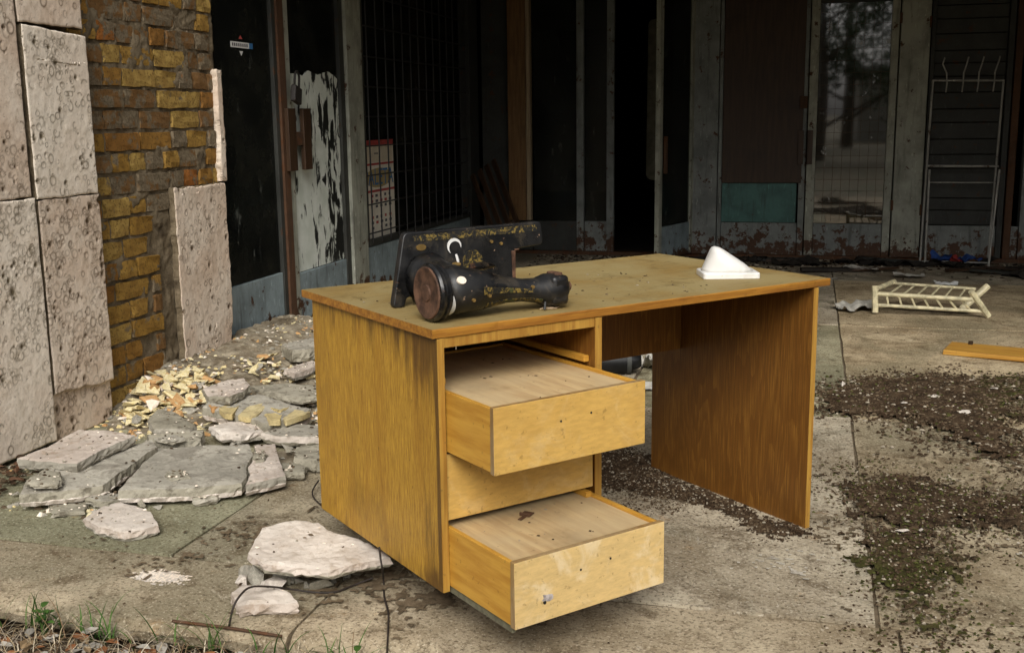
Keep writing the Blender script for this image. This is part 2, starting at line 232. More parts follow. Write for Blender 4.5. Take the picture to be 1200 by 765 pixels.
# ------------------------------------------------------------------ materials of the setting
def pavement_mat():
    b = NB('pavement_concrete', .94, .15); v = b.co('World'); oc, oa = b.ocol()
    n = b.noise(v, 2.3, 8, .66, .3); c = b.mix(b.ramp(n, .34, .66), (.245, .20, .135), (.47, .41, .305))
    n2 = b.noise(v, 1.1, 6, .6, .8); c = b.mix(b.math('MULTIPLY', b.ramp(n2, .47, .60), .8), c, (.205, .185, .13))
    n5 = b.noise(v, 5.5, 7, .7, .4); c = b.mix(b.math('MULTIPLY', b.ramp(n5, .52, .64), .7), c, (.10, .072, .042))
    n6 = b.noise(v, 3.7, 7, .72, 1.); c = b.mix(b.math('MULTIPLY', b.ramp(n6, .62, .70), .7), c, (.55, .51, .43))
    n7 = b.noise(b.co('World', loc=(3, 7, 0)), 9, 6, .7); c = b.mix(b.math('MULTIPLY', b.ramp(n7, .60, .72), .35), c, (.36, .20, .075))
    n9 = b.noise(v, 26, 6, .7, .5); c = b.mix(b.math('MULTIPLY', b.ramp(n9, .50, .66), .5), c, (.12, .088, .052))
    n3 = b.noise(v, 95, 5, .7); c = b.mix(b.math('MULTIPLY', b.ramp(n3, .49, .64), .72), c, (.065, .047, .028))
    n4 = b.noise(b.co('World', loc=(1, 2, 3)), 120, 2, .6); c = b.mix(b.math('MULTIPLY', b.ramp(n4, .57, .7), .5), c, (.60, .54, .43))
    c = b.mix(1, c, oc, 'MULTIPLY')
    b.set(Base_Color=c); b.bump(n3, .5, .005); b.bump(n5, .35, .015); b.bump(n, .3, .02); return b.m
M = {}
M['pave'] = pavement_mat()
M['soil'] = concrete('dark_soil', (.05, .035, .022), (.11, .08, .05), (.035, .026, .018), 9)
M['field'] = concrete('leaf_litter_ground', (.07, .055, .032), (.15, .12, .07), (.045, .06, .022), 5)
M['pinkstone'] = stone_mat('pink_shell_limestone', (.66, .52, .40), (.77, .66, .54), (.30, .20, .115), .35)
M['palestone'] = stone_mat('pale_shell_limestone', (.75, .64, .52), (.85, .76, .64), (.36, .28, .17), .28)
M['whitestone'] = stone_mat('whitish_broken_limestone', (.49, .43, .37), (.65, .59, .52), (.33, .26, .19), .5)
M['greycon'] = stone_mat('grey_broken_concrete', (.27, .25, .205), (.41, .38, .315), (.16, .14, .11), .8)
M['darkcon'] = stone_mat('olive_grey_concrete', (.25, .23, .175), (.36, .33, .26), (.10, .085, .06), .8)
M['mortar'] = concrete('brown_mortar', (.135, .102, .062), (.215, .17, .11), (.085, .064, .04), 11, bumpd=.008)
def brick_mat():
    b = NB('mustard_brick', .9, .2); v = b.co('Object', rand=41); oc, oa = b.ocol()
    n = b.noise(v, 22, 5, .6); c = b.mix(b.ramp(n, .3, .7), oc, b.mix(.55, oc, (.14, .065, .015)))
    sp = b.noise(v, 90, 3, .6); c = b.mix(b.math('MULTIPLY', b.ramp(sp, .52, .68), .7), c, (.08, .045, .015))
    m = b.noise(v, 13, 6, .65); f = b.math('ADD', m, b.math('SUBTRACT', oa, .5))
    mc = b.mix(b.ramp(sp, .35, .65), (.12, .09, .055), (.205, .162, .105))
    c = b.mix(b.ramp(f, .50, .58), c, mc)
    b.set(Base_Color=c); b.bump(n, .4, .008); b.bump(sp, .35, .004); return b.m
M['brick'] = brick_mat()
M['bluepaint'] = paint_metal('blue_grey_door_paint', (.27, .33, .345), .25, low=.22)
M['greypaint'] = paint_metal('grey_door_paint', (.225, .24, .225), .38, low=.35)
M['greenpaint'] = paint_metal('grey_green_post_paint', (.36, .365, .30), .3, low=.3)
M['rust'] = paint_metal('rusty_steel', (.10, .05, .026), .6, (.13, .052, .02), .8)
M['darkframe'] = paint_metal('dark_frame_paint', (.045, .046, .04), .3)
M['brownboard'] = wood('red_brown_board', (.060, .031, .015), (.034, .018, .009), (40, 40, 3), .5, stain=.5)
M['teal'] = paint_metal('teal_panel_paint', (.075, .175, .155), .05, rough=.5)
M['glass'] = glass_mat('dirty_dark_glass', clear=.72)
def mirror_mat():
    b = NB('reflecting_glass', .03, .5); v = b.co('World'); d = b.noise(b.co('World', (9, 9, 6)), 1, 6, .7); n = b.noise(v, 3, 5, .6)
    c = b.mix(b.ramp(n, .3, .7), (.006, .006, .005), (.018, .018, .014)); c = b.mix(b.math('MULTIPLY', b.ramp(d, .64, .68), .8), c, (.20, .21, .19)); b.set(Base_Color=c, IOR=2.6, Roughness=b.ramp(d, .6, .7, .03, .5)); return b.m
M['mirror'] = mirror_mat()
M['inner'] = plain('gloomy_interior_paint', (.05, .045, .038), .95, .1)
M['ceil'] = concrete('canopy_concrete', (.10, .09, .075), (.15, .135, .11), (.08, .07, .06), 2)
M['pilaster'] = wood('varnished_pilaster', (.23, .125, .045), (.14, .07, .024), (50, 50, 3), .5, stain=.6)
M['lightwood'] = wood('pale_wood', (.42, .33, .21), (.28, .2, .12), (60, 60, 3), .7)
M['blackiron'] = plain('black_iron', (.013, .012, .011), .55, .4)
def peel_mat():
    b = NB('peeling_white_paint', .6, .3); v = b.co('World')
    n = b.noise(b.co('World', (16, 16, 5.5), rot=(.25, 0, 0)), 1, 5, .6, .6); n2 = b.noise(v, 2.6, 3, .5)
    y = b.sep(v)[1]; side = b.ramp(y, 3.75, 4.25, -.10, .07)
    f = b.math('ADD', b.math('ADD', n, b.math('MULTIPLY', b.math('SUBTRACT', n2, .5), .35)), side)
    c = b.mix(b.ramp(b.noise(v, 9, 5), .3, .7), (.56, .60, .53), (.70, .73, .67))
    c = b.mix(b.ramp(f, .525, .585), c, (.012, .013, .011)); b.set(Base_Color=c); b.bump(f, .3, .004); return b.m
M['peel'] = peel_mat()

# ------------------------------------------------------------------ ground, terrace
g = MB(); g.add([(-700, -700, -.135), (700, -700, -.135), (700, 700, -.135), (-700, 700, -.135)], [(0, 1, 2, 3)])
tag(g.build('ground', M['field']), kind='structure')
terrace = empty('pavement'); tag(terrace, kind='structure')
bed = MB(); bed.box((-6, .03, -.134), (7, 7.38, -.008)); bed.build('joint_bed', concrete('joint_dirt', (.09, .068, .042), (.15, .115, .075), (.06, .05, .03), 9), terrace)
def border_slab(u0, u1, seed):
    n = max(4, int((u1-u0)/.013)); us = np.linspace(u0, u1, n); rows = []
    for u in us:
        e = min(u-u0, u1-u, .04)/.04
        k = lambda s, sc: (float(fbm(np.array(u), np.array(seed*1.7+s), sc, seed+s, 3))-.5)
        chip = max(0, k(3, 6))*.10+max(0, k(5, 25))*.03
        drop = max(0, k(3, 6))*.06+max(0, k(7, 30))*.02
        vf = -.086+k(1, 3)*.02
        rows.append([(u, vf+.11, -.136), (u, vf+.09+k(2, 20)*.02, -.066), (u, vf+.010+k(8, 25)*.014, -.052+k(11, 12)*.02), (u, vf+chip*.5+k(4, 30)*.01, -.024-drop*.5), (u, vf+.012+chip, -.005-drop*.3),
                     (u, vf+.04+chip, k(9, 20)*.003), (u, .11, k(6, 5)*.003), (u, .22, k(10, 5)*.003), (u, .296, 0), (u, .303, -.008), (u, .303, -.136)])
    m = MB(); m.loft([[q for q in r] for r in rows]); o = m.build('paving_slab', M['pave'], terrace, smooth=True); return o
cuts = [-6, -3.2, -.372, 1.045, 3.1, 5.2, 7]
for i in range(len(cuts)-1):
    o = border_slab(cuts[i]+.0035, cuts[i+1]-.0035, i+3); o.color = (1.02, .98, .92, 1)
def field_slab(u0, u1, v0, v1, z, tint):
    nu = max(3, int((u1-u0)/.12)); nv = max(3, int((v1-v0)/.12)); us = np.linspace(u0, u1, nu+1); vs = np.linspace(v0, v1, nv+1)
    g_ = [[(u+(0 if 0 < i < nu else (rnd.random()-.5)*.006), v+(0 if 0 < j < nv else (rnd.random()-.5)*.006), z+(float(vnoise(np.array(u), np.array(v), 2.1, 3))-.5)*.006) for i, u in enumerate(us)] for j, v in enumerate(vs)]
    m = MB(); m.add([q for r in g_ for q in r], [(j*(nu+1)+i, j*(nu+1)+i+1, (j+1)*(nu+1)+i+1, (j+1)*(nu+1)+i) for j in range(nv) for i in range(nu)])
    b = [g_[0][i] for i in range(nu)]+[g_[j][nu] for j in range(nv)]+[g_[nv][i] for i in range(nu, 0, -1)]+[g_[j][0] for j in range(nv, 0, -1)]
    k = len(b); m.add(b+[(x, y, -.04) for x, y, _ in b], [(i, (i+1) % k, k+(i+1) % k, k+i) for i in range(k)])
    o = m.build('paving_slab', M['pave'], terrace); o.color = tint
uc = [-6, -2.85, -.92, .04, 1.0, 2.9, 4.8, 7]; vc = [.311, 2.22, 4.3, 6.1, 7.38]
for i in range(len(uc)-1):
    for j in range(len(vc)-1):
        t = .92+.16*rnd.random(); gr = 1.0
        tint = (t, t, t, 1)
        if i == 1 and j == 0: tint = (.88, .95, .86, 1)
        if i == 2 and j == 0: tint = (.96, .95, .9, 1)
        if i == 3 and j == 1: tint = (.82, .86, .76, 1)
        if i == 4 and j in (1, 2): tint = (1.1, 1.02, .88, 1)
        if i == 4 and j == 0: tint = (.92, .88, .8, 1)
        field_slab(uc[i]+.005, uc[i+1]-.005, vc[j]+.005, vc[j+1]-.005, rnd.uniform(-.003, .003), tint)

# ------------------------------------------------------------------ building shell: unseen canopy, set low and dark to shade the back, and dark rooms
CAN_V, CAN_Z = 2.2, 2.72
shell = tag(empty('building', (0, 9, 0)), 'gloomy concrete building with wide unseen canopy over the terrace', 'building')
def shell_box(name, a, b, m): q = MB(); q.box((a[0], a[1]-9, a[2]), (b[0], b[1]-9, b[2])); return q.build(name, m, shell)
shell_box('canopy', (-9, CAN_V, CAN_Z), (8, 7.4, CAN_Z+.35), M['ceil'])
shell_box('canopy_fascia', (-9, CAN_V-.08, CAN_Z-.12), (8, CAN_V-.003, CAN_Z+.42), M['ceil'])
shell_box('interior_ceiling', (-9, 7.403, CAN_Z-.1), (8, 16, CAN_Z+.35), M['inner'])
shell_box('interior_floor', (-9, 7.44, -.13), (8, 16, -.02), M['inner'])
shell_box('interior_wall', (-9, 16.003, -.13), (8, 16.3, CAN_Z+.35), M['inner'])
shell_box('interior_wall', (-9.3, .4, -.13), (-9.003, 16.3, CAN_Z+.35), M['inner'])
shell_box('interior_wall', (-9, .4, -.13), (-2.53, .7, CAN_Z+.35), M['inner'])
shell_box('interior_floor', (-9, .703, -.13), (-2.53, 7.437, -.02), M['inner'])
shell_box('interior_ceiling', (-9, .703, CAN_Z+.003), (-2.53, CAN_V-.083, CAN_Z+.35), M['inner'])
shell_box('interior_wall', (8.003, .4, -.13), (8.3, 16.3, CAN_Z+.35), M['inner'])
shell_box('end_wall', (5.4, .6, -.13), (5.7, 7.4, CAN_Z-.003), M['ceil'])
shell_box('end_wall', (2.62, 7.42, -.13), (5.4, 7.6, CAN_Z-.103), M['darkframe'])

# ------------------------------------------------------------------ stone clad brick pier on the left
pier = tag(empty('brick_pier', (-2.25, 1.6, 0)), 'tall mustard brick pier half clad in pitted pink stone slabs', 'wall')
PO = Vector((-2.25, 1.6, 0))
UB = -2.045
# core with rough mortar face
ny, nz = 260, 330; ys = np.linspace(.45, 2.70, ny); zs = np.linspace(-.02, 2.71, nz); Y, Zz = np.meshgrid(ys, zs)
X = UB-.006+(fbm(Y, Zz, 40, 2, 3)-.5)*.013+(fbm(Y, Zz, 12, 3, 2)-.5)*.008+.009*np.clip((fbm(Y, Zz, 7, 8, 5)-.63+.07*np.clip((Zz-.85)/.3, 0, 1))/.05, 0, 1)
edge = (fbm(Zz*0+3, Zz, 4, 5, 3)-.5)*.05; Yj = Y.copy(); Yj[:, -3:] += edge[:, -3:]
vv = np.stack([X, Yj, Zz], -1).reshape(-1, 3)-np.array(PO)
ff = [(j*ny+i, j*ny+i+1, (j+1)*ny+i+1, (j+1)*ny+i) for j in range(nz-1) for i in range(ny-1)]
b0 = len(vv); back = np.array([(-2.5, .45, -.02), (-2.5, 2.70, -.02), (-2.5, 2.70, 2.71), (-2.5, .45, 2.71)])-np.array(PO); vv = np.vstack([vv, back])
ff += [(b0+1, b0+2)+tuple((nz-1-j)*ny+ny-1 for j in range(nz)), (b0+3, b0)+tuple(j*ny for j in range(nz)), (b0, b0+3, b0+2, b0+1)]
fromnp('mortar_core', vv, ff, M['mortar'], pier, True)
def brick_mesh(k, L, H_=.073, Dp=.05):
    m = MB(); nx, nz_ = 6, 4; r = random.Random(k)
    bm = bmesh.new(); bmesh.ops.create_cube(bm, size=1); bmesh.ops.subdivide_edges(bm, edges=bm.edges[:], cuts=2, use_grid_fill=True)
    for v in bm.verts:
        c = v.co
        e = sum(abs(q) > .49 for q in c)
        v.co = Vector((c.x*Dp, c.y*L, c.z*H_)); p = v.co*38+Vector((k*9.1, k*3.3, 0))
        v.co += Vector(noise.noise_vector(p))*.0048*(1+.9*(e > 1))
        if e == 3: v.co *= Vector((.93, .975, .93)) if False else .965
    me = bpy.data.meshes.new('brick'); bm.to_mesh(me); bm.free(); me.materials.append(M['brick']); return me
bricks_m = {L: [brick_mesh(i+10*int(L*100), L) for i in range(3)] for L in (.235, .115, .17, .06)}
YEL = [(.36, .215, .05), (.31, .165, .037), (.42, .28, .08), (.27, .13, .032), (.34, .195, .04)]; ORA = (.36, .13, .03); BRN = (.20, .11, .045)
def put_brick(L, y, z, col, coat, proud=0):
    o = bpy.data.objects.new('brick', rnd.choice(bricks_m[L])); C.objects.link(o); o.parent = pier
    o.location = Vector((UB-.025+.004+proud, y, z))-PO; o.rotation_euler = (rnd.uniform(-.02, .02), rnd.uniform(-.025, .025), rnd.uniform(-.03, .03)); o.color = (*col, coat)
course = 0; z = .05
while z < 1.95:
    y = 1.585-(0 if course % 2 else .06)+rnd.uniform(-.02, .02)
    while y < 2.66:
        L = rnd.choice([.235, .235, .115, .17, .115]) ; 
        if y+L > 2.69: L = .06 if 2.69-y < .12 else .115
        if y+L > 2.71: break
        c = y+L/2; low = z < .86
        if low and c > 2.13: y += L+.012; 
        elif low and c > 2.02:
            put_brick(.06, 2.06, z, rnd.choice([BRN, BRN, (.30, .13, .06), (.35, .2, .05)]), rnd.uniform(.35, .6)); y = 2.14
        else:
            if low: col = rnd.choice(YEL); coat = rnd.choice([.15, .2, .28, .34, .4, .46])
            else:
                pick = rnd.random(); col = rnd.choice(YEL) if pick < .42 else (ORA if pick < .5 else BRN); coat = rnd.uniform(.28, .44) if pick < .38 else rnd.uniform(.48, .64)  # real mortar coat, made heavier up here to paint in the canopy's dimness
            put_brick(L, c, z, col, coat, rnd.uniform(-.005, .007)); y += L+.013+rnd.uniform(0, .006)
    z += .091+rnd.uniform(-.002, .002); course += 1

def pitted_slab(name, v0, v1, z0, z1, u, th, mat, parent, seed, side=None, res=.0042, dens=420, rag=.004, cut=None, broken_low=0):
    """cladding slab facing +u with shell pits: real craters and ring stains"""
    rs = np.random.RandomState(seed); ny = int((v1-v0)/res)+1; nz = int((z1-z0)/res)+1
    ys = np.linspace(v0, v1, ny); zs = np.linspace(z0, z1, nz); Yg, Zg = np.meshgrid(ys, zs); h = (fbm(Yg, Zg, 9, seed, 3)-.5)*.0035+(fbm(Yg, Zg, 60, seed+5, 2)-.5)*.0016; ring = np.zeros_like(h)
    n = int(dens*1.5*(v1-v0)*(z1-z0)/.23)
    for _ in range(n):
        cy, cz = rs.uniform(v0, v1), rs.uniform(z0, z1); r = rs.choice([.0045, .0075, .0105, .013, .017], p=[.25, .27, .26, .15, .07]); a = rs.uniform(.7, 1.3); th_ = rs.uniform(0, 6.28)
        if vnoise(np.array(cy), np.array(cz), 7, seed+3) < rs.uniform(.1, .75): continue
        j0, j1 = max(0, int((cz-z0-2*r)/res)), min(nz, int((cz-z0+2*r)/res)+2); i0, i1 = max(0, int((cy-v0-2*r)/res)), min(ny, int((cy-v0+2*r)/res)+2)
        if j1-j0 < 2 or i1-i0 < 2: continue
        yy = Yg[j0:j1, i0:i1]-cy; zz = (Zg[j0:j1, i0:i1]-cz)*a; d = np.hypot(yy, zz)/r; ang = np.arctan2(zz, yy)-th_
        deep = rs.uniform(.2, 1)
        h[j0:j1, i0:i1] -= deep*.0015*np.clip(1-d**2, 0, 1)**.6*(1-.75*np.clip(1-(d/.75)**2, 0, 1)*(rs.rand() < .55))
        arc = (np.cos(ang) > rs.choice([-1.1, -1.1, -.6, .2]))
        ring[j0:j1, i0:i1] = np.maximum(ring[j0:j1, i0:i1], np.exp(-((d-1)/.20)**2)*arc*rs.uniform(.35, 1.0)*(1 if deep > .3 else .7))
        if rs.rand() < .07: ring[j0:j1, i0:i1] = np.maximum(ring[j0:j1, i0:i1], np.clip(1.2-d, 0, 1)*1.3); h[j0:j1, i0:i1] -= .005*np.clip(1-d**2, 0, 1)
    er = lambda q, s: (fbm(q, q*0+s, 22, seed+s, 3)-.5)*2*rag
    Yg = Yg.copy(); Zg = Zg.copy()
    tY = (Yg-v0)/(v1-v0); tZ = (Zg-z0)/(z1-z0)
    Yg += np.where(tY < .06, er(Zg, 1), 0)+np.where(tY > .94, er(Zg, 2), 0); Zg += np.where(tZ < .03, er(Yg, 3), 0)+np.where(tZ > .97, er(Yg, 4), 0)
    if cut is not None: Yg, Zg = cut(Yg, Zg)
    em = np.minimum(np.minimum(tY, 1-tY)*(v1-v0), np.minimum(tZ, 1-tZ)*(z1-z0)); h -= np.clip(1-em/.006, 0, 1)**2*.003
    if broken_low: h -= np.clip((z0+broken_low+(fbm(Yg, Zg*0, 6, seed+9, 3)-.5)*.12-Zg)/.01, 0, 1)*.018
    V = np.stack([u+h, Yg, Zg], -1).reshape(-1, 3)-np.array(PO); idx = np.arange(ny*nz).reshape(nz, ny)
    fs = np.stack([idx[:-1, :-1], idx[:-1, 1:], idx[1:, 1:], idx[1:, :-1]], -1).reshape(-1, 4).tolist()
    brd = np.concatenate([idx[0, :-1], idx[:-1, -1], idx[-1, :0:-1], idx[:0:-1, 0]]); k = len(brd); B = V[brd].copy(); Bm = B.copy()
    Bm[:, 0] = u-PO.x-th*.5; Bm[:, 1:] += (fbm(np.arange(k)*.11, np.zeros(k), 1, seed, 3)[:, None]-.5)*.012; B[:, 0] = u-PO.x-th; n0 = len(V); V = np.vstack([V, Bm, B])
    for a, b in ((brd, np.arange(n0, n0+k)), (np.arange(n0, n0+k), np.arange(n0+k, n0+2*k))):
        fs += [(int(a[(i+1) % k]), int(a[i]), int(b[i]), int(b[(i+1) % k])) for i in range(k)]
    nf = (ny-1)*(nz-1); o = fromnp(name, V, fs, [mat, side or M['mortar']], parent, False, [0]*nf+[1]*(len(fs)-nf))
    at = o.data.attributes.new('ring', 'FLOAT', 'POINT'); at.data.foreach_set('value', np.concatenate([ring.ravel(), np.zeros(2*k)]).astype(np.float32))
    me = o.data; sm = np.zeros(len(me.polygons), bool); sm[:(ny-1)*(nz-1)] = True; me.polygons.foreach_set('use_smooth', sm); return o
def lean(dv): return lambda Yg, Zg: (Yg+dv*(Zg-.6), Zg)
US = -1.965
pitted_slab('stone_slab', .82, 1.186, .02, .945, US+.006, .045, M['palestone'], pier, 21, dens=520)
pitted_slab('stone_slab', .82, 1.172, .951, 1.9, US+.004, .045, M['pinkstone'], pier, 22, dens=330)
pitted_slab('stone_slab', .44, .815, .02, .945, US, .045, M['pinkstone'], pier, 23, res=.01)
pitted_slab('stone_slab', 1.208, 1.578, .0, .935, US, .045, M['pinkstone'], pier, 24, dens=520, broken_low=.17)
pitted_slab('stone_slab', 1.200, 1.572, .940, 1.572, US+.003, .045, M['palestone'], pier, 25, dens=330, cut=lambda Y, Z_: (Y, Z_-np.where(Z_ > 1.45, (Y-1.2)*.06, 0)))
pitted_slab('stone_slab', 1.188, 1.560, 1.578, 2.3, US, .045, M['pinkstone'], pier, 26, dens=260)
pitted_slab('stone_slab', 2.20, 2.665, .0, .915, US-.045, .035, M['pinkstone'], pier, 27, M['mortar'], dens=260, rag=.009, cut=lambda Y, Z_: (Y+np.where(Y > 2.5, -np.clip(.25-Z_, 0, .25)*.25, 0), Z_))
pitted_slab('stone_slab', 2.65, 2.70, .918, 1.47, US-.05, .035, M['pinkstone'], pier, 28, M['pinkstone'], dens=200, rag=.014)

# ------------------------------------------------------------------ left entrance wall (faces +u)
LU = -2.1
def LV(v): return -2.312+(v+2.312)*.983
def LZ(z): return 1.216+(z-1.216)*.983
left = tag(empty('side_entrance', (LU, 5, 0)), 'weathered blue-grey doors and barred window beside the brick pier', 'entrance')
def lb(name, v0, v1, z0, z1, m, d0=0, d1=.05, parent=None, bevel=.003):
    q = MB(); q.box((-d1, v0-5, z0), (-d0, v1-5, z1)); return q.build(name, m, parent or left, bevel=bevel)
lb('lintel', 2.70, 7.36, 2.31, 2.71, M['darkframe'], .01, .12)
lb('post', LV(3.575), LV(3.655), .0, 2.307, M['rust'], -.012, .08)
lb('post', LV(4.53), LV(4.66), .0, 2.307, M['greenpaint'], -.02, .08)
lb('post', LV(4.668), LV(4.80), .0, 2.307, M['greenpaint'], -.012, .08)
lb('post', 7.10, 7.36, .0, 2.307, M['darkframe'], -.01, .08)
lb('threshold', 2.71, 7.09, -.01, .03, M['rust'], .004, .1)
# door with dark pane, beside the pier
d = lb('door', LV(3.53), LV(3.572), .035, 2.3, M['darkframe'], .0, .045)
lb('pane', 2.72, LV(3.528), LZ(.345), 2.3, M['glass'], .022, .028, d, 0).location
k = lb('kick_panel', 2.72, LV(3.528), .035, LZ(.342), M['bluepaint'], .008, .04, d)
# a door with peeling whitewashed pane
d2 = lb('door', LV(3.66), LV(3.735), .035, 2.3, M['greenpaint'], .0, .045)
lb('stile', LV(4.455), LV(4.525), .035, 2.3, M['darkframe'], .0, .045, d2)
lb('kick_panel', LV(3.737), LV(4.453), .035, LZ(.305), M['bluepaint'], .006, .04, d2)
lb('pane', LV(3.737), LV(4.453), LZ(1.50), 2.3, M['glass'], .024, .030, d2, 0)
pp = MB(); n = 26; vs = np.linspace(LV(3.74), LV(4.45), n); top = [LZ(1.495)+(float(vnoise(np.array(v), np.array(1.), 14, 4))-.5)*.06 for v in vs]
pp.loft([[(-.020, v-5, LZ(.31)), (-.020, v-5, t), (-.032, v-5, t), (-.032, v-5, LZ(.31))] for v, t in zip(vs, top)]); pp.build('painted_pane', M['peel'], d2)
for v0, v1 in ((LV(3.60), LV(3.70)), (LV(3.80), LV(3.90))): lb('handle', v0, v1, LZ(.925), LZ(1.285), M['brownboard'], -.04, -.014, d2)
lb('handle_bracket', LV(3.702), LV(3.798), LZ(1.07), LZ(1.15), M['rust'], -.034, -.02, d2)
for o in list(d2.children)+list(d.children): pass
# barred window
lb('kick_panel', LV(4.81), 7.09, .035, LZ(.335), M['bluepaint'], .006, .04)
win = lb('window', LV(4.81), LV(4.86), LZ(.34), 2.3, M['darkframe'], .0, .05)
lb('pane', LV(4.865), 7.09, LZ(.345), 2.3, M['glass'], .085, .091, win, 0)
lb('sill', LV(4.865), 7.09, LZ(.34), LZ(.38), M['darkframe'], .0, .05, win)
lb('mullion', LV(6.35), LV(6.5), LZ(.82), 2.3, M['lightwood'], .11, .13, win)
lb('mullion', LV(6.62), LV(6.70), LZ(.82), 2.3, M['lightwood'], .11, .13, win)
gv = np.linspace(LV(4.9), 7.0, 14)
for v in gv:
    q = MB(); q.tube([(.006, v-5, LZ(.36)), (.006, v-5, 2.28)], .0055, 6); q.build('bar', M['blackiron'], win)
for i in range(10):
    z0 = LZ(.43)+i*.198; q = MB(); q.tube([(.0, LV(4.84)-5, z0), (.0, 7.04-5, z0)], .0055, 6); q.build('bar', M['blackiron'], win)

# ------------------------------------------------------------------ back entrance wall (faces -v)
BV = 7.4
back = tag(empty('glazed_entrance', (.3, BV, 0)), 'row of dim glazed doors with grey kick plates at the back', 'entrance')
def bb(name, u0, u1, z0, z1, m, d0=0, d1=.05, parent=None, bevel=.003):
    q = MB(); q.box((u0-.3, d0, z0), (u1-.3, d1, z1)); return q.build(name, m, parent or back, bevel=bevel)
bb('lintel', -2.08, 2.6, 2.335, 2.61, M['darkframe'], .0, .15)
bb('threshold', -2.0, 2.6, -.012, .028, M['rust'], -.005, .14)
bb('post', -2.06, -1.81, .03, 2.33, M['darkframe'], -.03, .1)
bb('pilaster', -1.80, -1.64, .31, 2.33, M['pilaster'], -.10, -.02); bb('pilaster_edge', -1.637, -1.60, .31, 2.33, M['lightwood'], -.09, -.02)
bb('kick_panel', -1.80, -1.605, .03, .305, M['darkframe'], -.02, .04)
d3 = bb('door', -1.20, -1.135, .03, 2.33, M['greypaint'], -.012, .04)
bb('pane', -1.597, -1.203, .30, 2.33, M['glass'], .012, .018, d3, 0); bb('kick_panel', -1.597, -1.203, .03, .297, M['darkframe'], .0, .03, d3)
d4 = bb('door', -.93, -.865, .03, 2.33, M['greypaint'], -.012, .04)
bb('pane', -1.13, -.933, .30, 2.33, M['glass'], .012, .018, d4, 0); bb('kick_panel', -1.13, -.933, .03, .297, M['greypaint'], .0, .03, d4)
# leaf standing open towards the terrace
leaf = empty('door', (-.185-.3, -.03, 0), R(180+72)); leaf.parent = back
def lf(name, x0, x1, z0, z1, m, y0=-.02, y1=.02, bevel=.003):
    q = MB(); q.box((x0, y0, z0), (x1, y1, z1)); return q.build(name, m, leaf, bevel=bevel)
lf('stile', .0, .055, .04, 2.32, M['greenpaint']); lf('stile', .62, .68, .04, 2.32, M['greenpaint']); lf('kick_panel', .058, .617, .04, .31, M['bluepaint'], -.014, .014)
lf('pane', .058, .617, .313, 2.32, M['glass'], -.004, .004, 0); lf('handle', .575, .605, .75, 1.05, M['rust'], .021, .045)
bb('post', -.175, .035, .03, 2.33, M['greypaint'], -.04, .1)
for z0 in (.40, 1.95): bb('hinge', -.205, -.178, z0, z0+.09, M['rust'], -.05, -.02)
d5 = bb('door', .04, .072, .03, 2.33, M['greypaint'], -.012, .04)
bb('stile', .715, .765, .03, 2.33, M['greypaint'], -.012, .04, d5); bb('kick_panel', .075, .712, .03, .302, M['greypaint'], .002, .03, d5)
bb('board', .075, .735, .642, 2.33, M['brownboard'], -.028, -.014, d5); bb('panel', .075, .700, .306, .640, M['teal'], -.004, .02, d5)
for u0 in (.700, .775): bb('handle', u0, u0+.045, .80, 1.08, M['brownboard'], -.06, -.03, d5)
bb('lock_box', .705, .765, 1.26, 1.36, M['rust'], -.055, -.02, d5)
d6 = bb('door', .775, .845, .03, 2.33, M['greenpaint'], -.010, .04)
bb('stile', 1.405, 1.465, .03, 2.33, M['greenpaint'], -.010, .04, d6); bb('kick_panel', .848, 1.402, .03, .30, M['greypaint'], .004, .03, d6)
bb('pane', .848, 1.402, .303, 2.10, M['mirror'], .010, .016, d6, 0); bb('rail', .848, 1.402, 2.103, 2.33, M['darkframe'], .002, .03, d6)
for i in range(1, 8):
    q = MB(); q.tube([(.848+i*.07-.3, .0085, .32), (.848+i*.07-.3, .0085, 2.1)], .0011, 4); q.build('wire', M['rust'], d6)
for i in range(18):
    q = MB(); q.tube([(.85-.3, .0075, .38+i*.097), (1.4-.3, .0075, .38+i*.097)], .0011, 4); q.build('wire', M['rust'], d6)
bb('post', 1.475, 1.70, .03, 2.33, M['greenpaint'], -.035, .1)
for z0 in (.42, 1.92): bb('hinge', 1.462, 1.482, z0, z0+.085, M['rust'], -.05, -.036); bb('hinge', 1.69, 1.706, z0-.04, z0+.05, M['rust'], -.05, -.036)
d7 = bb('door', 1.712, 1.745, .03, 2.33, M['darkframe'], -.006, .04)
bb('stile', 2.29, 2.335, .03, 2.33, M['darkframe'], -.006, .04, d7); bb('kick_panel', 1.748, 2.287, .03, .295, M['greypaint'], .002, .03, d7)
z0 = .30
while z0 < 2.3:
    h_ = rnd.uniform(.09, .13); o = bb('board', 1.748, 2.287, z0, min(z0+h_, 2.33), M['darkframe'], .03+rnd.uniform(0, .012), .05, d7); z0 += h_+.006
bb('post', 2.345, 2.40, .03, 2.33, M['rust'], -.02, .06); bb('post', 2.46, 2.61, .03, 2.33, M['greypaint'], -.02, .1)
bb('kick_panel', 2.403, 2.457, .03, .295, M['greypaint'], .002, .03)
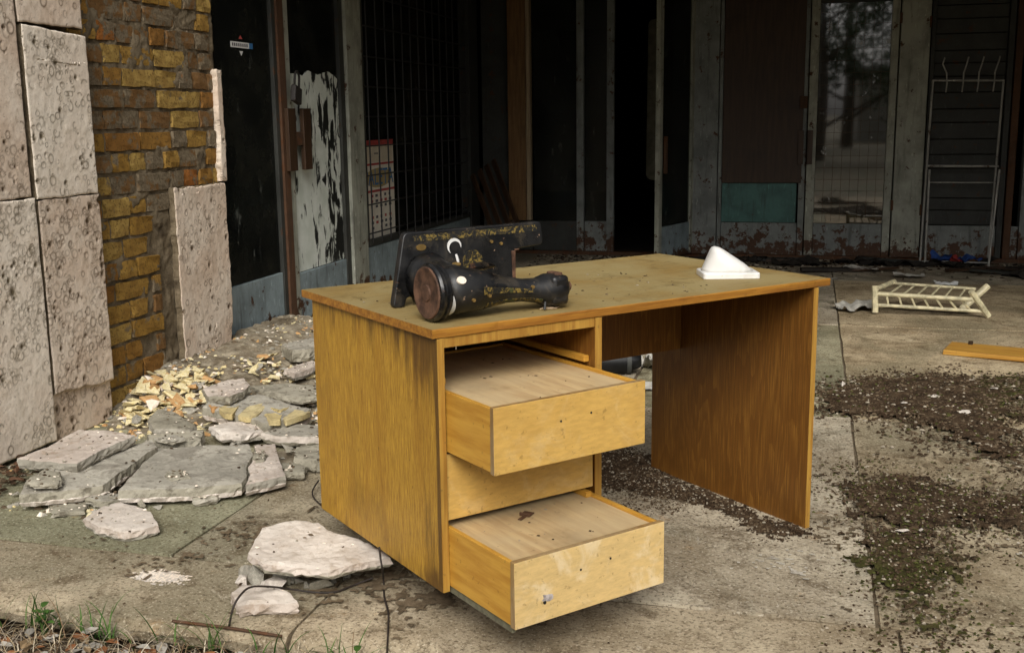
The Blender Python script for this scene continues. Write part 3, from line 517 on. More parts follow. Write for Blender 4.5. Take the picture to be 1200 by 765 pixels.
# ------------------------------------------------------------------ desk
DA = .84
AX = Vector((math.cos(DA), math.sin(DA), 0)); AY = Vector((-math.sin(DA), math.cos(DA), 0))
def DW(x, y, z): return AX*x+AY*y+Vector((0, 0, z))
def panel_mat():
    """golden veneer of the left side panel: vertical grain, dark damp stains along top and front edge"""
    b = NB('golden_veneer_panel', .5, .35); v = b.co('Object')
    n = b.noise(b.co('Object', (230, 230, 15)), 1, 6, .75); c = b.mix(b.ramp(n, .34, .66), (.255, .125, .014), (.52, .295, .036))
    n2 = b.noise(b.co('Object', (16, 16, 1.2)), 1, 5, .65, .5); c = b.mix(b.math('MULTIPLY', b.ramp(n2, .46, .72), .4), c, (.24, .10, .010))
    n8 = b.noise(b.co('Object', (420, 420, 90)), 1, 2, .6); c = b.mix(b.math('MULTIPLY', b.ramp(n8, .6, .72), .45), c, (.10, .04, .006))
    s = b.sep(v); edge = b.math('ADD', b.math('ADD', b.ramp(s[2], .50, .735, 0, .34), b.ramp(s[1], .24, .0, 0, .28)), b.math('ADD', b.ramp(s[1], .022, .006, 0, .35), b.ramp(s[2], .19, .116, 0, .22)))
    st = b.math('ADD', b.noise(b.co('Object', (22, 22, 3)), 1, 6, .7), edge)
    c = b.mix(b.math('MULTIPLY', b.ramp(st, .72, 1.02), .8), c, (.055, .022, .006))
    st2 = b.noise(v, 3.5, 5, .65); c = b.mix(b.math('MULTIPLY', b.ramp(st2, .5, .72), .4), c, (.16, .085, .012))
    sp = b.noise(b.co('Object', (90, 90, 30)), 1, 2); c = b.mix(b.math('MULTIPLY', b.ramp(sp, .68, .76), .6), c, (.05, .02, .006))
    b.set(Base_Color=c); b.bump(n, .2, .002); return b.m
def dustytop():
    b = NB('dusty_desk_top', .75, .25); v = b.co('Object')
    n = b.noise(b.co('Object', (5, 80, 80)), 1, 5, .65); c = b.mix(b.ramp(n, .3, .7), (.16, .088, .018), (.27, .165, .04))
    d = b.noise(v, 4, 7, .65, .4); c = b.mix(b.ramp(d, .28, .66, .2, .85), c, (.285, .225, .10))
    d2 = b.noise(v, 9, 6, .7, .8); c = b.mix(b.math('MULTIPLY', b.ramp(d2, .54, .68), .6), c, (.115, .075, .022))
    n3 = b.noise(v, 120, 2); c = b.mix(b.math('MULTIPLY', b.ramp(n3, .6, .72), .4), c, (.07, .05, .025))
    b.set(Base_Color=c); b.bump(n3, .2, .002); return b.m
def figured(name, base, dark, sc=(5, 5, .75), k=16):
    """flat-sawn veneer: nested cathedral lines from contours of a stretched noise, fine pores on top"""
    b = NB(name, .42, .4); n = b.noise(b.co('Object', sc, rand=9), 1, 3, .45, .3)
    ln = b.math('FRACT', b.math('MULTIPLY', n, k)); c = b.mix(b.ramp(ln, .0, .9), base, dark)
    p = b.noise(b.co('Object', (260, 260, 9)), 1, 5, .7); c = b.mix(b.ramp(p, .38, .66), tuple(q*.75 for q in dark), c)
    st = b.noise(b.co('Object', rand=4), 3, 5, .6); c = b.mix(b.math('MULTIPLY', b.ramp(st, .5, .72), .45), c, tuple(q*.45 for q in dark))
    b.set(Base_Color=c); b.bump(p, .12, .002); return b.m
def drawer_front_mat(name, pale, worn):
    b = NB(name, .55, .3); v = b.co('Object', rand=23)
    n = b.noise(b.co('Object', (30, 30, 110), rot=(0, .12, 0), rand=5), 1, 6, .7); c = b.mix(b.ramp(n, .3, .7), tuple(q*.8 for q in pale), pale)
    n2 = b.noise(v, 5, 5, .6, .6); c = b.mix(b.math('MULTIPLY', b.ramp(n2, .5, .7), .3), c, (.40, .21, .04))
    w_ = b.noise(v, 7, 6, .7, 1.); c = b.mix(b.math('MULTIPLY', b.ramp(w_, .50, .68), worn), c, (.72, .58, .36))
    sp = b.noise(v, 70, 3); c = b.mix(b.math('MULTIPLY', b.ramp(sp, .62, .72), .4), c, (.13, .07, .02))
    b.set(Base_Color=c); b.bump(n, .15, .002); return b.m
M['panel'] = panel_mat(); M['top'] = dustytop()
M['lip'] = wood('worn_lipping', (.38, .175, .024), (.21, .08, .011), (4, 90, 90), .5, stain=.5)
M['redwood'] = figured('red_brown_veneer', (.255, .115, .020), (.170, .068, .011), k=24)
M['edgewood'] = wood('edge_strip', (.42, .24, .045), (.28, .13, .02), (90, 90, 4), .5, stain=.4)
M['dfront'] = drawer_front_mat('drawer_front_ply', (.60, .365, .095), .2)
M['dfront2'] = drawer_front_mat('worn_drawer_front_ply', (.66, .46, .19), .7)
M['dside'] = wood('drawer_side_ply', (.55, .30, .048), (.42, .20, .026), (8, 6, 60), .45, stain=.12)
M['dboard'] = wood('raw_drawer_board', (.54, .385, .19), (.40, .26, .12), (60, 5, 60), .8, dust=(.47, .36, .205), dustamt=.6, stain=.75)
M['endgrain'] = wood('drawer_end_grain', (.33, .19, .055), (.17, .085, .02), (90, 90, 12), .7, stain=.6, dust=(.33, .26, .15), dustamt=.5)
M['greystrip'] = wood('grey_green_runner', (.16, .15, .095), (.10, .09, .055), (6, 60, 60), .8)
desk = tag(empty('desk', (0, 0, 0), DA), 'old yellow wooden desk with two drawers pulled out', 'desk')
def dbox(name, a, b, m, parent=desk, bevel=.0018, jit=0): q = MB(); q.box(a, b, jit); return q.build(name, m, parent, bevel=bevel)
# worn, slightly chipped top
tp = MB(); nx = 90
xs = np.linspace(-.012, 1.300, nx); rows = []
for x in xs:
    e = (float(vnoise(np.array(x), np.array(.3), 40, 2))-.5)*.0025-max(0, float(vnoise(np.array(x), np.array(5.3), 30, 6))-.80)*.03
    rows.append([(x, -.003-e*.5, .7295), (x, -.004-e, .7475), (x, -.0015-e, .750), (x, .12, .7503), (x, .4, .7503), (x, .747, .750), (x, .749, .748), (x, .749, .7295)])
tp.loft(rows)
for i, f_ in enumerate(tp.f):
    zs_ = [tp.v[j][2] for j in f_]
    tp.mi[i] = 0 if min(zs_) > .7494 else 1
top = tp.build('tabletop', [M['top'], M['lip']], desk)
dbox('side_panel', (0, 0, .116), (.0188, .706, .728), M['panel'], bevel=.001)
dbox('edge_strip', (.0006, -.0025, .117), (.0182, -.0002, .727), M['edgewood'], bevel=.0006)
dbox('side_panel', (1.2375, .002, .0), (1.2545, .706, .728), M['redwood'])
dbox('edge_strip', (1.2372, -.001, .002), (1.2548, .0018, .727), M['edgewood'], bevel=.0006)
dbox('partition', (.451, .002, .118), (.4705, .69, .728), M['redwood']); dbox('edge_strip', (.4508, -.001, .12), (.4707, .0018, .727), M['edgewood'], bevel=.0006)
dbox('front_rail', (.0195, .001, .7035), (.4502, .022, .7285), M['edgewood'])
dbox('bottom_board', (.0195, .02, .113), (.4502, .688, .127), M['redwood']); dbox('back_board', (.0195, .691, .12), (.4502, .70, .728), M['redwood'])
dbox('plinth', (.14, .20, .0), (.43, .64, .1125), plain('shade_dark_plinth', (.035, .028, .02), .9, .1))  # hidden support, coloured near black to pass for shade under the pedestal
dbox('modesty_panel', (.4715, .560, .455), (1.2365, .577, .728), M['redwood'])
dbox('runner', (.434, .025, .612), (.4505, .60, .628), M['dside'])
dbox('runner', (.0195, .025, .612), (.036, .60, .628), M['dside'])
def drawer(x, y, z, wd, h, th, mf, lower, depth=.60):
    q = MB(); q.box((0, 0, 0), (wd, .017, h), .0008); q.mi = [1, 1, 0, 1, 0, 1]; d_ = q.build('drawer', [mf, M['endgrain']], desk, bevel=.0012); d_.location = (x, y, z); d_.rotation_euler = (0, 0, th)
    def sub(nm, a, b, m): s_ = MB(); s_.box(a, b); return s_.build(nm, m, d_, bevel=.001)
    sub('drawer_side', (.0015, .0175, .004), (.0125, depth, h-.004), M['dside']); sub('drawer_side', (wd-.0125, .0175, .004), (wd-.0015, depth, h-.004), M['dside'])
    sub('drawer_board', (.013, .018, h-.017), (wd-.013, depth-.012, h-.011), M['dboard']); sub('drawer_back', (.013, depth-.0115, .004), (wd-.013, depth, h-.006), M['dside'])
    if lower:
        sub('runner', (.006, .02, -.016), (.016, depth-.05, .0035), M['greystrip']); sub('runner', (wd-.03, .26, h-.0105), (wd-.013, depth-.05, h+.004), M['dside'])
    for hx, hz in ((wd*.42, h*.62), (wd*.62, h*.66)):
        s_ = MB(); s_.tube([(hx, .001, hz), (hx, -.0006, hz)], .0028, 8); s_.build('screw_hole', M['blackiron'], d_)
    return d_
drawer(.0225, -.2025, .4545, .426, .1515, .012, M['dfront'], False)
drawer(.0225, .006, .290, .426, .160, 0, M['dfront'], False)
ld = drawer(.0225, -.276, .1265, .427, .1535, .016, M['dfront2'], True)
s_ = MB(); bp2 = [(.085+.013*math.cos(a)*(1+.4*math.sin(3.3*a+1)), .054+.010*math.sin(a)*(1+.35*math.cos(2.2*a))) for a in np.linspace(0, 6.28, 15)[:-1]]; s_.loft([[(x, .0012, z) for x, z in bp2], [(x, -.001, z) for x, z in bp2]]); s_.build('paint_blob', plain('white_grey_blob', (.34, .30, .28), .7, .2, .5, 60), ld)
s_ = MB(); s_.tube([(.079, .0005, .044), (.079, -.0016, .044)], .0042, 7); s_.build('knot_hole', M['blackiron'], ld)

# ------------------------------------------------------------------ sewing machine head lying on its back
def enamel():
    b = NB('worn_black_enamel', .38, .5); v = b.co('Object')
    n = b.noise(v, 22, 6, .65); c = b.mix(b.ramp(n, .4, .75), (.0045, .0045, .005), (.014, .013, .012))
    ge = b.t.nodes.new('ShaderNodeNewGeometry'); r = b.noise(v, 40, 5, .7)
    f = b.math('ADD', b.ramp(ge.outputs['Pointiness'], .54, .66, 0, .18), r); c = b.mix(b.ramp(f, .64, .74), c, (.075, .034, .018))
    w_ = b.noise(b.co('Object', loc=(3, 1, 2)), 70, 3, .6); c = b.mix(b.ramp(w_, .69, .74), c, (.30, .20, .13))
    du = b.noise(v, 16, 6, .7, .8); c = b.mix(b.math('MULTIPLY', b.ramp(du, .50, .66), .45), c, (.065, .052, .036))
    rg = b.ramp(b.noise(v, 12, 5), .3, .7, .16, .55); b.set(Base_Color=c, Roughness=rg); b.bump(n, .15, .002); return b.m
def gold():
    b = NB('worn_gold_decal', .5, .4); v = b.co('Object')
    n = b.noise(v, 70, 4, .7, 1.5); c = b.mix(b.ramp(n, .48, .60), (.010, .010, .009), (.19, .13, .03)); n2 = b.noise(v, 25, 4); c = b.mix(b.ramp(n2, .58, .66), c, (.05, .055, .018))
    b.set(Base_Color=c); return b.m
M['enamel'] = enamel(); M['gold'] = gold(); M['rustwheel'] = plain('rusty_handwheel', (.085, .043, .025), .75, .3, .55, 45)
M['whitep'] = plain('white_paint_and_glint', (.72, .71, .68), .5, .3, .08); M['brass'] = plain('tarnished_brass', (.30, .19, .06), .4, .5, .3, 30, .6)
MO = Vector((.22, .18, .75)); sm_ = tag(empty('sewing_machine', DW(*MO), DA), 'old black sewing machine head lying on its side on desk top', 'sewing machine')
def mb(name, m_, mat, smooth=False, bevel=0, parent=sm_):
    m_.v = [(x-MO.x, y-MO.y, z-MO.z) for x, y, z in m_.v]; return m_.build(name, mat, parent, smooth=smooth, bevel=bevel, seg=3)
def rounded(poly, r=.012, n=4):
    out = []; k = len(poly)
    for i in range(k):
        p0, p, p1 = Vector(poly[i-1]), Vector(poly[i]), Vector(poly[(i+1) % k]); a = (p0-p); b_ = (p1-p); q = min(r, a.length*.45, b_.length*.45); A = p+a.normalized()*q; B = p+b_.normalized()*q
        for t in range(n+1):
            t /= n; out.append(((1-t)**2*A+2*t*(1-t)*p+t*t*B)[:])
    return out
bedpoly = rounded([(.046, .751), (.090, .936), (.508, .940), (.510, .878), (.418, .872), (.405, .756), (.115, .752), (.108, .775), (.085, .775), (.080, .751)], .014)
m_ = MB(); m_.loft([[(x, .300+.08*(z-.75), z) for x, z in bedpoly], [(x, .322+.08*(z-.75), z) for x, z in bedpoly]]); bed_ = mb('bed', m_, M['enamel'], True, .003)
m_ = MB(); m_.loft([[(x, .2990+.08*(z-.75), z), (x, .2990+.08*(z+.017-.75), z+.017), (x, .3005+.08*(z+.017-.75), z+.017), (x, .3005+.08*(z-.75), z)] for x, z in ((.115, .911), (.30, .913), (.492, .915))]); mb('gold_border', m_, M['gold'])
m_ = MB(); m_.tube([(.285, .312, .850), (.285, .3068, .850)], .030, 20); mb('gold_emblem', m_, M['gold'])
def ring(cx, cy, cz, ry, rz, n=24, flat=0): return [(cx, cy+ry*math.cos(2*math.pi*k/n), cz+rz*math.sin(2*math.pi*k/n)) for k in range(n)]
m_ = MB(); prof = [(.062, .085, .818, .050, .053), (.10, .085, .818, .054, .056), (.15, .085, .815, .051, .052), (.19, .084, .812, .042, .043), (.235, .083, .808, .033, .033), (.285, .081, .802, .027, .028), (.325, .079, .798, .030, .031), (.345, .077, .796, .038, .039), (.375, .076, .796, .041, .041), (.398, .076, .797, .038, .037), (.410, .076, .799, .026, .026)]
m_.loft([ring(*p) for p in prof]); arm = mb('arm', m_, M['enamel'], 'all')
m_ = MB(); m_.box((.352, .0385, .7605), (.402, .112, .8335)); mb('face_plate', m_, M['enamel'], True, .011)
m_ = MB(); m_.box((.372, .055, .829), (.392, .098, .8395)); mb('cover_plate', m_, M['rustwheel'], True, .003)
m_ = MB(); m_.loft([ring(.409, .076, .800, .013, .013), ring(.425, .076, .800, .012, .012), ring(.428, .076, .800, .008, .008)]); mb('end_cap', m_, M['rustwheel'], True)
# pillar: from the bed to the arm
m_ = MB(); rings = []
for y, cx, cz, rx, rz in ((.302, .150, .818, .066, .066), (.29, .150, .818, .058, .060), (.25, .145, .818, .052, .056), (.20, .138, .818, .049, .053), (.14, .130, .818, .048, .052), (.10, .125, .818, .046, .050)):
    rings.append([(cx+rx*math.cos(2*math.pi*k/24), y, max(.752, cz+rz*math.sin(2*math.pi*k/24))) for k in range(24)])
m_.loft(rings); mb('pillar', m_, M['enamel'], 'all')
# hand wheel, axis along the arm
m_ = MB(); wp = [(.060, .030), (.060, .060), (.056, .0665), (.050, .0675), (.047, .062), (.043, .062), (.040, .0675), (.034, .069), (.028, .066), (.026, .060)]
m_.loft([ring(x, .085, .8195, r, r, 40) for x, r in wp]); hw = mb('handwheel', m_, M['enamel'], True)
m_ = MB(); m_.loft([ring(x, .085, .8195, r, r, 40) for x, r in ((.0262, .0615), (.0225, .0600), (.0222, .054), (.0248, .050), (.0250, .020), (.0215, .018), (.0212, .010))]); mb('wheel_face', m_, M['rustwheel'], True, parent=hw)
m_ = MB(); n = 26; pts = [(.0655, .085+.0545*math.cos(a), .8185+.0565*math.sin(a)) for a in np.linspace(math.pi*1.02, math.pi*1.50, n)]
m_.loft([[(x, y, z), (x+.011*math.sin(math.pi*(i+.6)/n), y, z), (x+.011*math.sin(math.pi*(i+.6)/n), y+(.085-y)*.03, z+(.8185-z)*.03), (x, y+(.085-y)*.03, z+(.8185-z)*.03)] for i, (x, y, z) in enumerate(pts)]); mb('white_collar', m_, M['whitep'])
mb_patch = None
# white crescent painted in for the reflection at a hole, drip, brass plates, lever
cr = [(math.cos(a), math.sin(a)) for a in np.linspace(-.2, 4.1, 26)]; m_ = MB()
m_.loft([[(.232+.0205*c, .3095, .893+.0205*s), (.232+(.0205-.008*math.sin(math.pi*(i+1)/27))*c, .3095, .893+(.0205-.008*math.sin(math.pi*(i+1)/27))*s), (.232+(.0205-.008*math.sin(math.pi*(i+1)/27))*c, .3125, .893+(.0205-.008*math.sin(math.pi*(i+1)/27))*s), (.232+.0205*c, .3125, .893+.0205*s)] for i, (c, s) in enumerate(cr)]); mb('hole_glint', m_, M['whitep'])
m_ = MB(); m_.tube([(.233, .3135, .893), (.233, .3092, .893)], .0125, 18); mb('hole', m_, M['blackiron'])
m_ = MB(); m_.tube([(.236, .309, .872), (.240, .308, .856), (.243, .306, .842)], [.003, .004, .0015], 6); mb('white_drip', m_, M['whitep'])
def oval(cx, cy, cz, a, c, nrm, m_):
    t1 = Vector((1, 0, 0)); nn = Vector(nrm).normalized(); t2 = nn.cross(t1).normalized(); p = Vector((cx, cy, cz))
    m_.loft([[p+nn*h+a*math.cos(2*math.pi*k/18)*t1+c*math.sin(2*math.pi*k/18)*t2 for k in range(18)] for h in (-.002, .0022)]); return m_
mb('white_patch', oval(.092, .0395, .848, .012, .010, (0, -.8, .6), MB()), M['palestone']); mb('brass_plate', oval(.135, .3105, .897, .014, .008, (0, -1, .05), MB()), M['brass']); mb('brass_plate', oval(.150, .16, .868, .012, .007, (0, -.5, 1), MB()), M['brass'])
m_ = MB(); m_.tube([(.155, .10, .868), (.20, .115, .866), (.245, .14, .858)], [.008, .011, .004], 8); mb('lever', m_, M['enamel'], True)
for a0, a1, x0, x1 in ((2.9, 3.25, .15, .30), (3.75, 4.15, .165, .33)):
    m_ = MB(); rows = []
    for x in np.linspace(x0, x1, 16):
        cy, cz, ry, rz = [float(np.interp(x, [p[0] for p in prof], [p[k] for p in prof])) for k in (1, 2, 3, 4)]
        rows.append([(x, cy+(ry+.0012)*math.cos(a), cz+(rz+.0012)*math.sin(a)) for a in np.linspace(a0, a1, 5)]+[(x, cy+(ry-.004)*math.cos(a), cz+(rz-.004)*math.sin(a)) for a in np.linspace(a1, a0, 5)])
    m_.loft(rows); mb('gold_band', m_, M['gold'])
m_ = MB(); m_.tube([(.335, .05, .772), (.330, .046, .754)], .0035, 6); mb('pin', m_, M['blackiron'])
for x, y, z in ((.30, .055, .812), (.345, .313, .897), (.375, .313, .890), (.12, .035, .80), (.165, .037, .806)):
    m_ = MB(); m_.tube([(x, y, z), (x, y-.006, z)], .0042, 10); mb('screw', m_, M['brass'])
m_ = MB(); m_.loft([[(.416, y, .868), (.43, y, .869), (.43, y, .8725), (.416, y, .8725)] for y in (.305, .336)]); m_.box((.406, .303, .76), (.4165, .334, .868)); mb('rusty_rim', m_, M['rustwheel'], bevel=.002)

# ------------------------------------------------------------------ white porcelain fitting
def porcelain():
    b = NB('white_porcelain', .32, .5); v = b.co('Object'); n = b.noise(v, 12, 5, .6); c = b.mix(b.ramp(n, .5, .75), (.70, .685, .65), (.55, .53, .48))
    n2 = b.noise(v, 30, 4, .7); c = b.mix(b.ramp(n2, .70, .76), c, (.5, .36, .1)); b.set(Base_Color=c); return b.m
M['porc'] = porcelain()
lp = tag(empty('porcelain_lamp_base', DW(.993, .196, .7505), DA-.564), 'white porcelain lamp fitting with slanted top on square foot', 'lamp base')
m_ = MB(); rp = rounded([(0, 0), (.165, 0), (.165, .125), (0, .125)], .012); m_.loft([[(x, y, 0) for x, y in rp], [(x, y, .0155) for x, y in rp], [(.0825+(x-.0825)*.96, .0625+(y-.0625)*.95, .0175) for x, y in rp]]); m_.build('foot', M['porc'], lp, smooth=True, bevel=.0015)
m_ = MB(); rr = []
for z, l, r, hy in ((.0165, .003, .157, .056), (.026, .007, .144, .055), (.038, .012, .130, .054), (.052, .018, .109, .052), (.066, .0245, .088, .047), (.078, .0295, .070, .038), (.085, .0335, .058, .026), (.0877, .0385, .049, .012)):
    rr.append([((l+r)/2+(r-l)/2*math.copysign(abs(math.cos(a))**.95, math.cos(a)), .0625+hy*math.copysign(abs(math.sin(a))**.95, math.sin(a)), z) for a in np.linspace(0, 2*math.pi, 33)[:-1]])
m_.loft(rr); m_.build('slanted_cap', M['porc'], lp, smooth='all')

# ------------------------------------------------------------------ crumbs and dry bits on desk top
def crumbs(name, spots, size, mats, seed, flat=.5):
    rs = np.random.RandomState(seed); m_ = MB()
    for (x, y, z) in spots:
        s = size*rs.uniform(.4, 1.3); m_.cur = rs.randint(len(mats)); a = rs.uniform(0, 6.28); l = rs.uniform(.6, 1.6)
        p = [(x+s*l*math.cos(a+t), y+s/l*math.sin(a+t), z) for t in (0, 1.7, 3.3, 4.8)]; h = s*flat*rs.uniform(.4, 1.2)
        q = [(x+.45*(u-x)+rs.uniform(-.2, .2)*s, y+.45*(v_-y)+rs.uniform(-.2, .2)*s, z+h*rs.uniform(.7, 1.2)) for u, v_, _ in p]
        m_.loft([p, q])
    return m_.build(name, mats)
M['darkbit'] = plain('dark_leaf_bit', (.045, .028, .016), .9, .1); M['palebit'] = plain('pale_chip', (.29, .25, .19), .9, .1); M['midbit'] = plain('brown_grit', (.11, .08, .05), .95, .1)
M['yellowchip'] = stone_mat('yellow_tile_chip', (.60, .49, .24), (.72, .64, .42), (.40, .30, .14), .3); M['orangechip'] = stone_mat('orange_brick_chip', (.46, .25, .10), (.55, .36, .17), (.25, .12, .05), .4)
sp = [DW(rnd.uniform(.42, .95), rnd.uniform(.05, .5), .7508) for _ in range(46)]+[DW(rnd.uniform(.0, .9), rnd.uniform(.02, .6), .7508) for _ in range(30)]
tag(crumbs('crumbs', sp, .0035, [M['darkbit'], M['palebit'], M['darkbit'], M['midbit']], 3), 'scattered crumbs and dead leaf bits on dusty desk top', 'crumbs', kind='stuff')
sp = [DW(rnd.uniform(.06, .40), rnd.uniform(-.18, .3), .5955) for _ in range(16)]; tag(crumbs('crumbs', sp, .0035, [M['darkbit'], M['midbit']], 4), 'dark crumbs lying on upper drawer board', 'crumbs', kind='stuff')
sp = [DW(rnd.uniform(.06, .40), rnd.uniform(-.24, .0), .2705) for _ in range(12)]; tag(crumbs('crumbs', sp, .0035, [M['darkbit'], M['palebit']], 5), 'dark crumbs lying on lowest drawer board', 'crumbs', kind='stuff')
def scrap(name, pts, z, th, mat, label, cat, lift=.004):
    m_ = MB(); k = len(pts); c = Vector((sum(p[0] for p in pts)/k, sum(p[1] for p in pts)/k))
    b_ = [(x, y, z+rnd.uniform(0, lift)) for x, y in pts]; m_.loft([b_, [(x, y, q+th) for x, y, q in b_]]); return tag(m_.build(name, mat), label, cat)
lf_ = [DW(.362+.028*math.cos(a)*(1+.3*math.sin(3*a)), .062+.012*math.sin(a), 0)[:2] for a in np.linspace(0, 6.28, 10)[:-1]]
scrap('dry_leaf', lf_, .7512, .0015, plain('tan_leaf', (.5, .36, .22), .8), 'pale dry leaf under the nose of sewing machine', 'leaf')
hinge = tag(empty('rusty_bracket', DW(.215, -.03, .2705), DA+.5), 'small rusty metal bracket lying on lowest drawer board', 'bracket')
m_ = MB(); m_.box((-.03, -.006, 0), (.012, .004, .002)); m_.build('plate', M['rust'], hinge); m_ = MB(); m_.box((-.002, -.012, .0), (.026, .014, .003)); m_.build('plate', M['rust'], hinge)
m_ = MB(); m_.tube([(.004, -.014, .004), (.004, .016, .004)], .003, 8); m_.build('pin', M['rust'], hinge)

# ------------------------------------------------------------------ rubble heap on the left
def sstep(x, a, b): t = np.clip((x-a)/(b-a), 0, 1); return t*t*(3-2*t)
def heap(u, v): return .12*np.exp(-((u+2.0)/.6)**2)*sstep(v, 1.45, 2.1)*(1-sstep(v, 3.3, 3.9))
us = np.arange(-2.09, -.72, .016); vs = np.arange(.55, 4.1, .016); Ug, Vg = np.meshgrid(us, vs)
hz = heap(Ug, Vg); rough = fbm(Ug, Vg, 22, 4, 4)
zz = hz+(rough-.5)*.045*np.clip(hz/.03, .25, 1)-.006+.010*sstep(fbm(Ug, Vg, 3, 9, 3), .35, .65)
mask = (hz > .006) | ((distpoly(Ug, Vg, [(-2.0, .6), (-1.35, .62), (-.95, 1.1), (-.8, 1.9), (-1.0, 3.2), (-2.0, 3.9)])+(fbm(Ug, Vg, 5, 3, 4)-.5)*.35) > .02)
ok = mask & (zz > -.004); zz = np.where(ok, zz, -.006)
idx = np.arange(Ug.size).reshape(Ug.shape); q = ok[:-1, :-1] | ok[1:, 1:]
fs = np.stack([idx[:-1, :-1], idx[:-1, 1:], idx[1:, 1:], idx[1:, :-1]], -1)[q]
tag(fromnp('rubble_grit', np.stack([Ug, Vg, zz], -1).reshape(-1, 3), fs.reshape(-1, 4), concrete('grey_brown_grit', (.17, .135, .09), (.30, .26, .19), (.10, .078, .05), 14, bumpd=.01), None, False), 'grey brown grit and dust heaped under the broken slabs', 'rubble', kind='stuff')
sp = []
while len(sp) < 2600:
    u, v = rnd.uniform(-2.03, -.75), rnd.uniform(.5, 3.9)
    if float(fbm(np.array(u), np.array(v), 4, 2, 3)) > .42+.15*(u > -1.3)+.1*(v < 1.0): sp.append((u, v, float(heap(u, v))-.002))
tag(crumbs('stone_chips', sp, .011, [M['greycon'], M['palestone'], M['yellowchip'], M['midbit'], M['greycon'], M['yellowchip'], M['orangechip']], 6, .7), 'countless small stone and tile chips strewn through the rubble', 'rubble', kind='stuff')

def rubble(key, name, mats, label, cat, seed, jag=.003, step=.013, rel=.005, top_jit=.003):
    """broken slab: irregular outline, rough top, layered broken edge. mats: top, edge, underlayer"""
    d_ = DATA['slabs'][key]; P = [Vector(p) for p in d_['p']]; th = d_['th']*.85; rs = random.Random(seed)
    n = Vector((0, 0, 0)); k = len(P)
    A = np.array([[p.x, p.y, 1] for p in P]); cf = np.linalg.lstsq(A, np.array([p.z for p in P]), rcond=None)[0]
    ctr = Vector((sum(p.x for p in P)/k, sum(p.y for p in P)/k, 0)); zpl = lambda x, y: cf[0]*x+cf[1]*y+cf[2]
    out = []
    for i in range(k):
        a, b_ = P[i], P[(i+1) % k]; L = (b_-a).length; m = max(1, int(L/step)); nn = Vector((b_.y-a.y, a.x-b_.x, 0)).normalized()
        for t in range(m):
            s = t/m; j = noise.fractal(Vector((a.lerp(b_, s).x*30, a.lerp(b_, s).y*30, seed)), .8, 2.2, 4)*jag*(1 if t else .3)
            p = a.lerp(b_, s)+nn*j; out.append((p.x, p.y))
    xs_ = [p[0] for p in out]; ys_ = [p[1] for p in out]; inn = []
    x = min(xs_)
    while x < max(xs_):
        y = min(ys_)
        while y < max(ys_):
            px, py = x+rs.uniform(-.3, .3)*step, y+rs.uniform(-.3, .3)*step
            if float(distpoly(np.array(px), np.array(py), out)) > step*.55: inn.append((px, py))
            y += step
        x += step
    no = len(out); vv_, ed, ff_, *_ = delaunay_2d_cdt([Vector(p) for p in out+inn], [(i, (i+1) % no) for i in range(no)], [list(range(no))], 1, 1e-5)
    V = []
    for i, p in enumerate(vv_):
        z_ = zpl(p.x, p.y)+noise.fractal(Vector((p.x*9, p.y*9, seed*3.1)), 1, 2, 4)*rel+rs.uniform(-1, 1)*top_jit*.4
        if i < no: z_ -= .003
        V.append((p.x-ctr.x, p.y-ctr.y, z_))
    Fs = [tuple(f) for f in ff_]; mi = [0]*len(Fs); nv = len(V)
    lay = [(.28, .005, 1), (.62, .008, 1), (.68, .010, 2), (1.0, .003, 2)]; prev = list(range(no)); 
    # keep outline order: the first `no` output verts follow the input order
    for fr, jj, mm in lay:
        cur = []
        for i in range(no):
            p = V[i]; d2_ = Vector((p[0], p[1])).normalized()*(noise.fractal(Vector((p[0]*45, p[1]*45, seed+fr*7)), .7, 2.2, 3)*jj*1.3+(-.004 if fr == 1. else .002))
            cur.append(len(V)); V.append((p[0]+d2_.x, p[1]+d2_.y, p[2]-th*fr+rs.uniform(-1, 1)*.0015))
        for i in range(no): Fs.append((prev[i], cur[i], cur[(i+1) % no], prev[(i+1) % no])); mi.append(mm)
        prev = cur
    Fs.append(tuple(prev)); mi.append(2)
    me = bpy.data.meshes.new(name); me.from_pydata(V, [], Fs)
    for m in mats: me.materials.append(m)
    me.polygons.foreach_set('material_index', mi); bm = bmesh.new(); bm.from_mesh(me); bmesh.ops.recalc_face_normals(bm, faces=bm.faces[:]); bm.to_mesh(me); bm.free()
    o = bpy.data.objects.new(name, me); C.objects.link(o); o.location = ctr; return tag(o, label, cat)
pk, pl, wh, gc, dc = stone_mat('dirty_pink_rubble', (.42, .355, .30), (.56, .49, .425), (.27, .20, .14), .65), M['palestone'], M['whitestone'], M['greycon'], M['darkcon']
rubble('S1', 'broken_stone', [pk, gc, gc], 'pinkish slab resting across a grey one beside the clad pier', 'stone piece', 1)
rubble('S2', 'broken_stone', [gc, dc, wh], 'grey slab lying under the pinkish slab by the pier', 'stone piece', 2)
rubble('S3', 'broken_stone', [gc, dc, wh], 'largest flat grey slab with white underside, in the middle of the rubble', 'stone piece', 3)
rubble('S4', 'broken_stone', [pk, gc, wh], 'rounded pinkish slab piece at the right end of the largest grey slab', 'stone piece', 4)
rubble('S5', 'broken_stone', [wh, pk, gc], 'small white stone slab lying alone in front of the grey slabs', 'stone piece', 5)
rubble('S6', 'broken_stone', [dc, dc, dc], 'thin olive flake of concrete in front of the lower grey slab', 'stone piece', 6, top_jit=.001, rel=.002)
rubble('S7', 'broken_stone', [dc, dc, dc], 'dark grey slab just behind the largest grey slab', 'stone piece', 7)
rubble('S8', 'broken_stone', [dc, gc, dc], 'dark triangular slab leaning at the edge of the yellow chips', 'stone piece', 8)
rubble('S9', 'broken_stone', [pk, dc, gc], 'lumpy pinkish slab on top of rubble before the stone pillar', 'stone piece', 9, rel=.012)
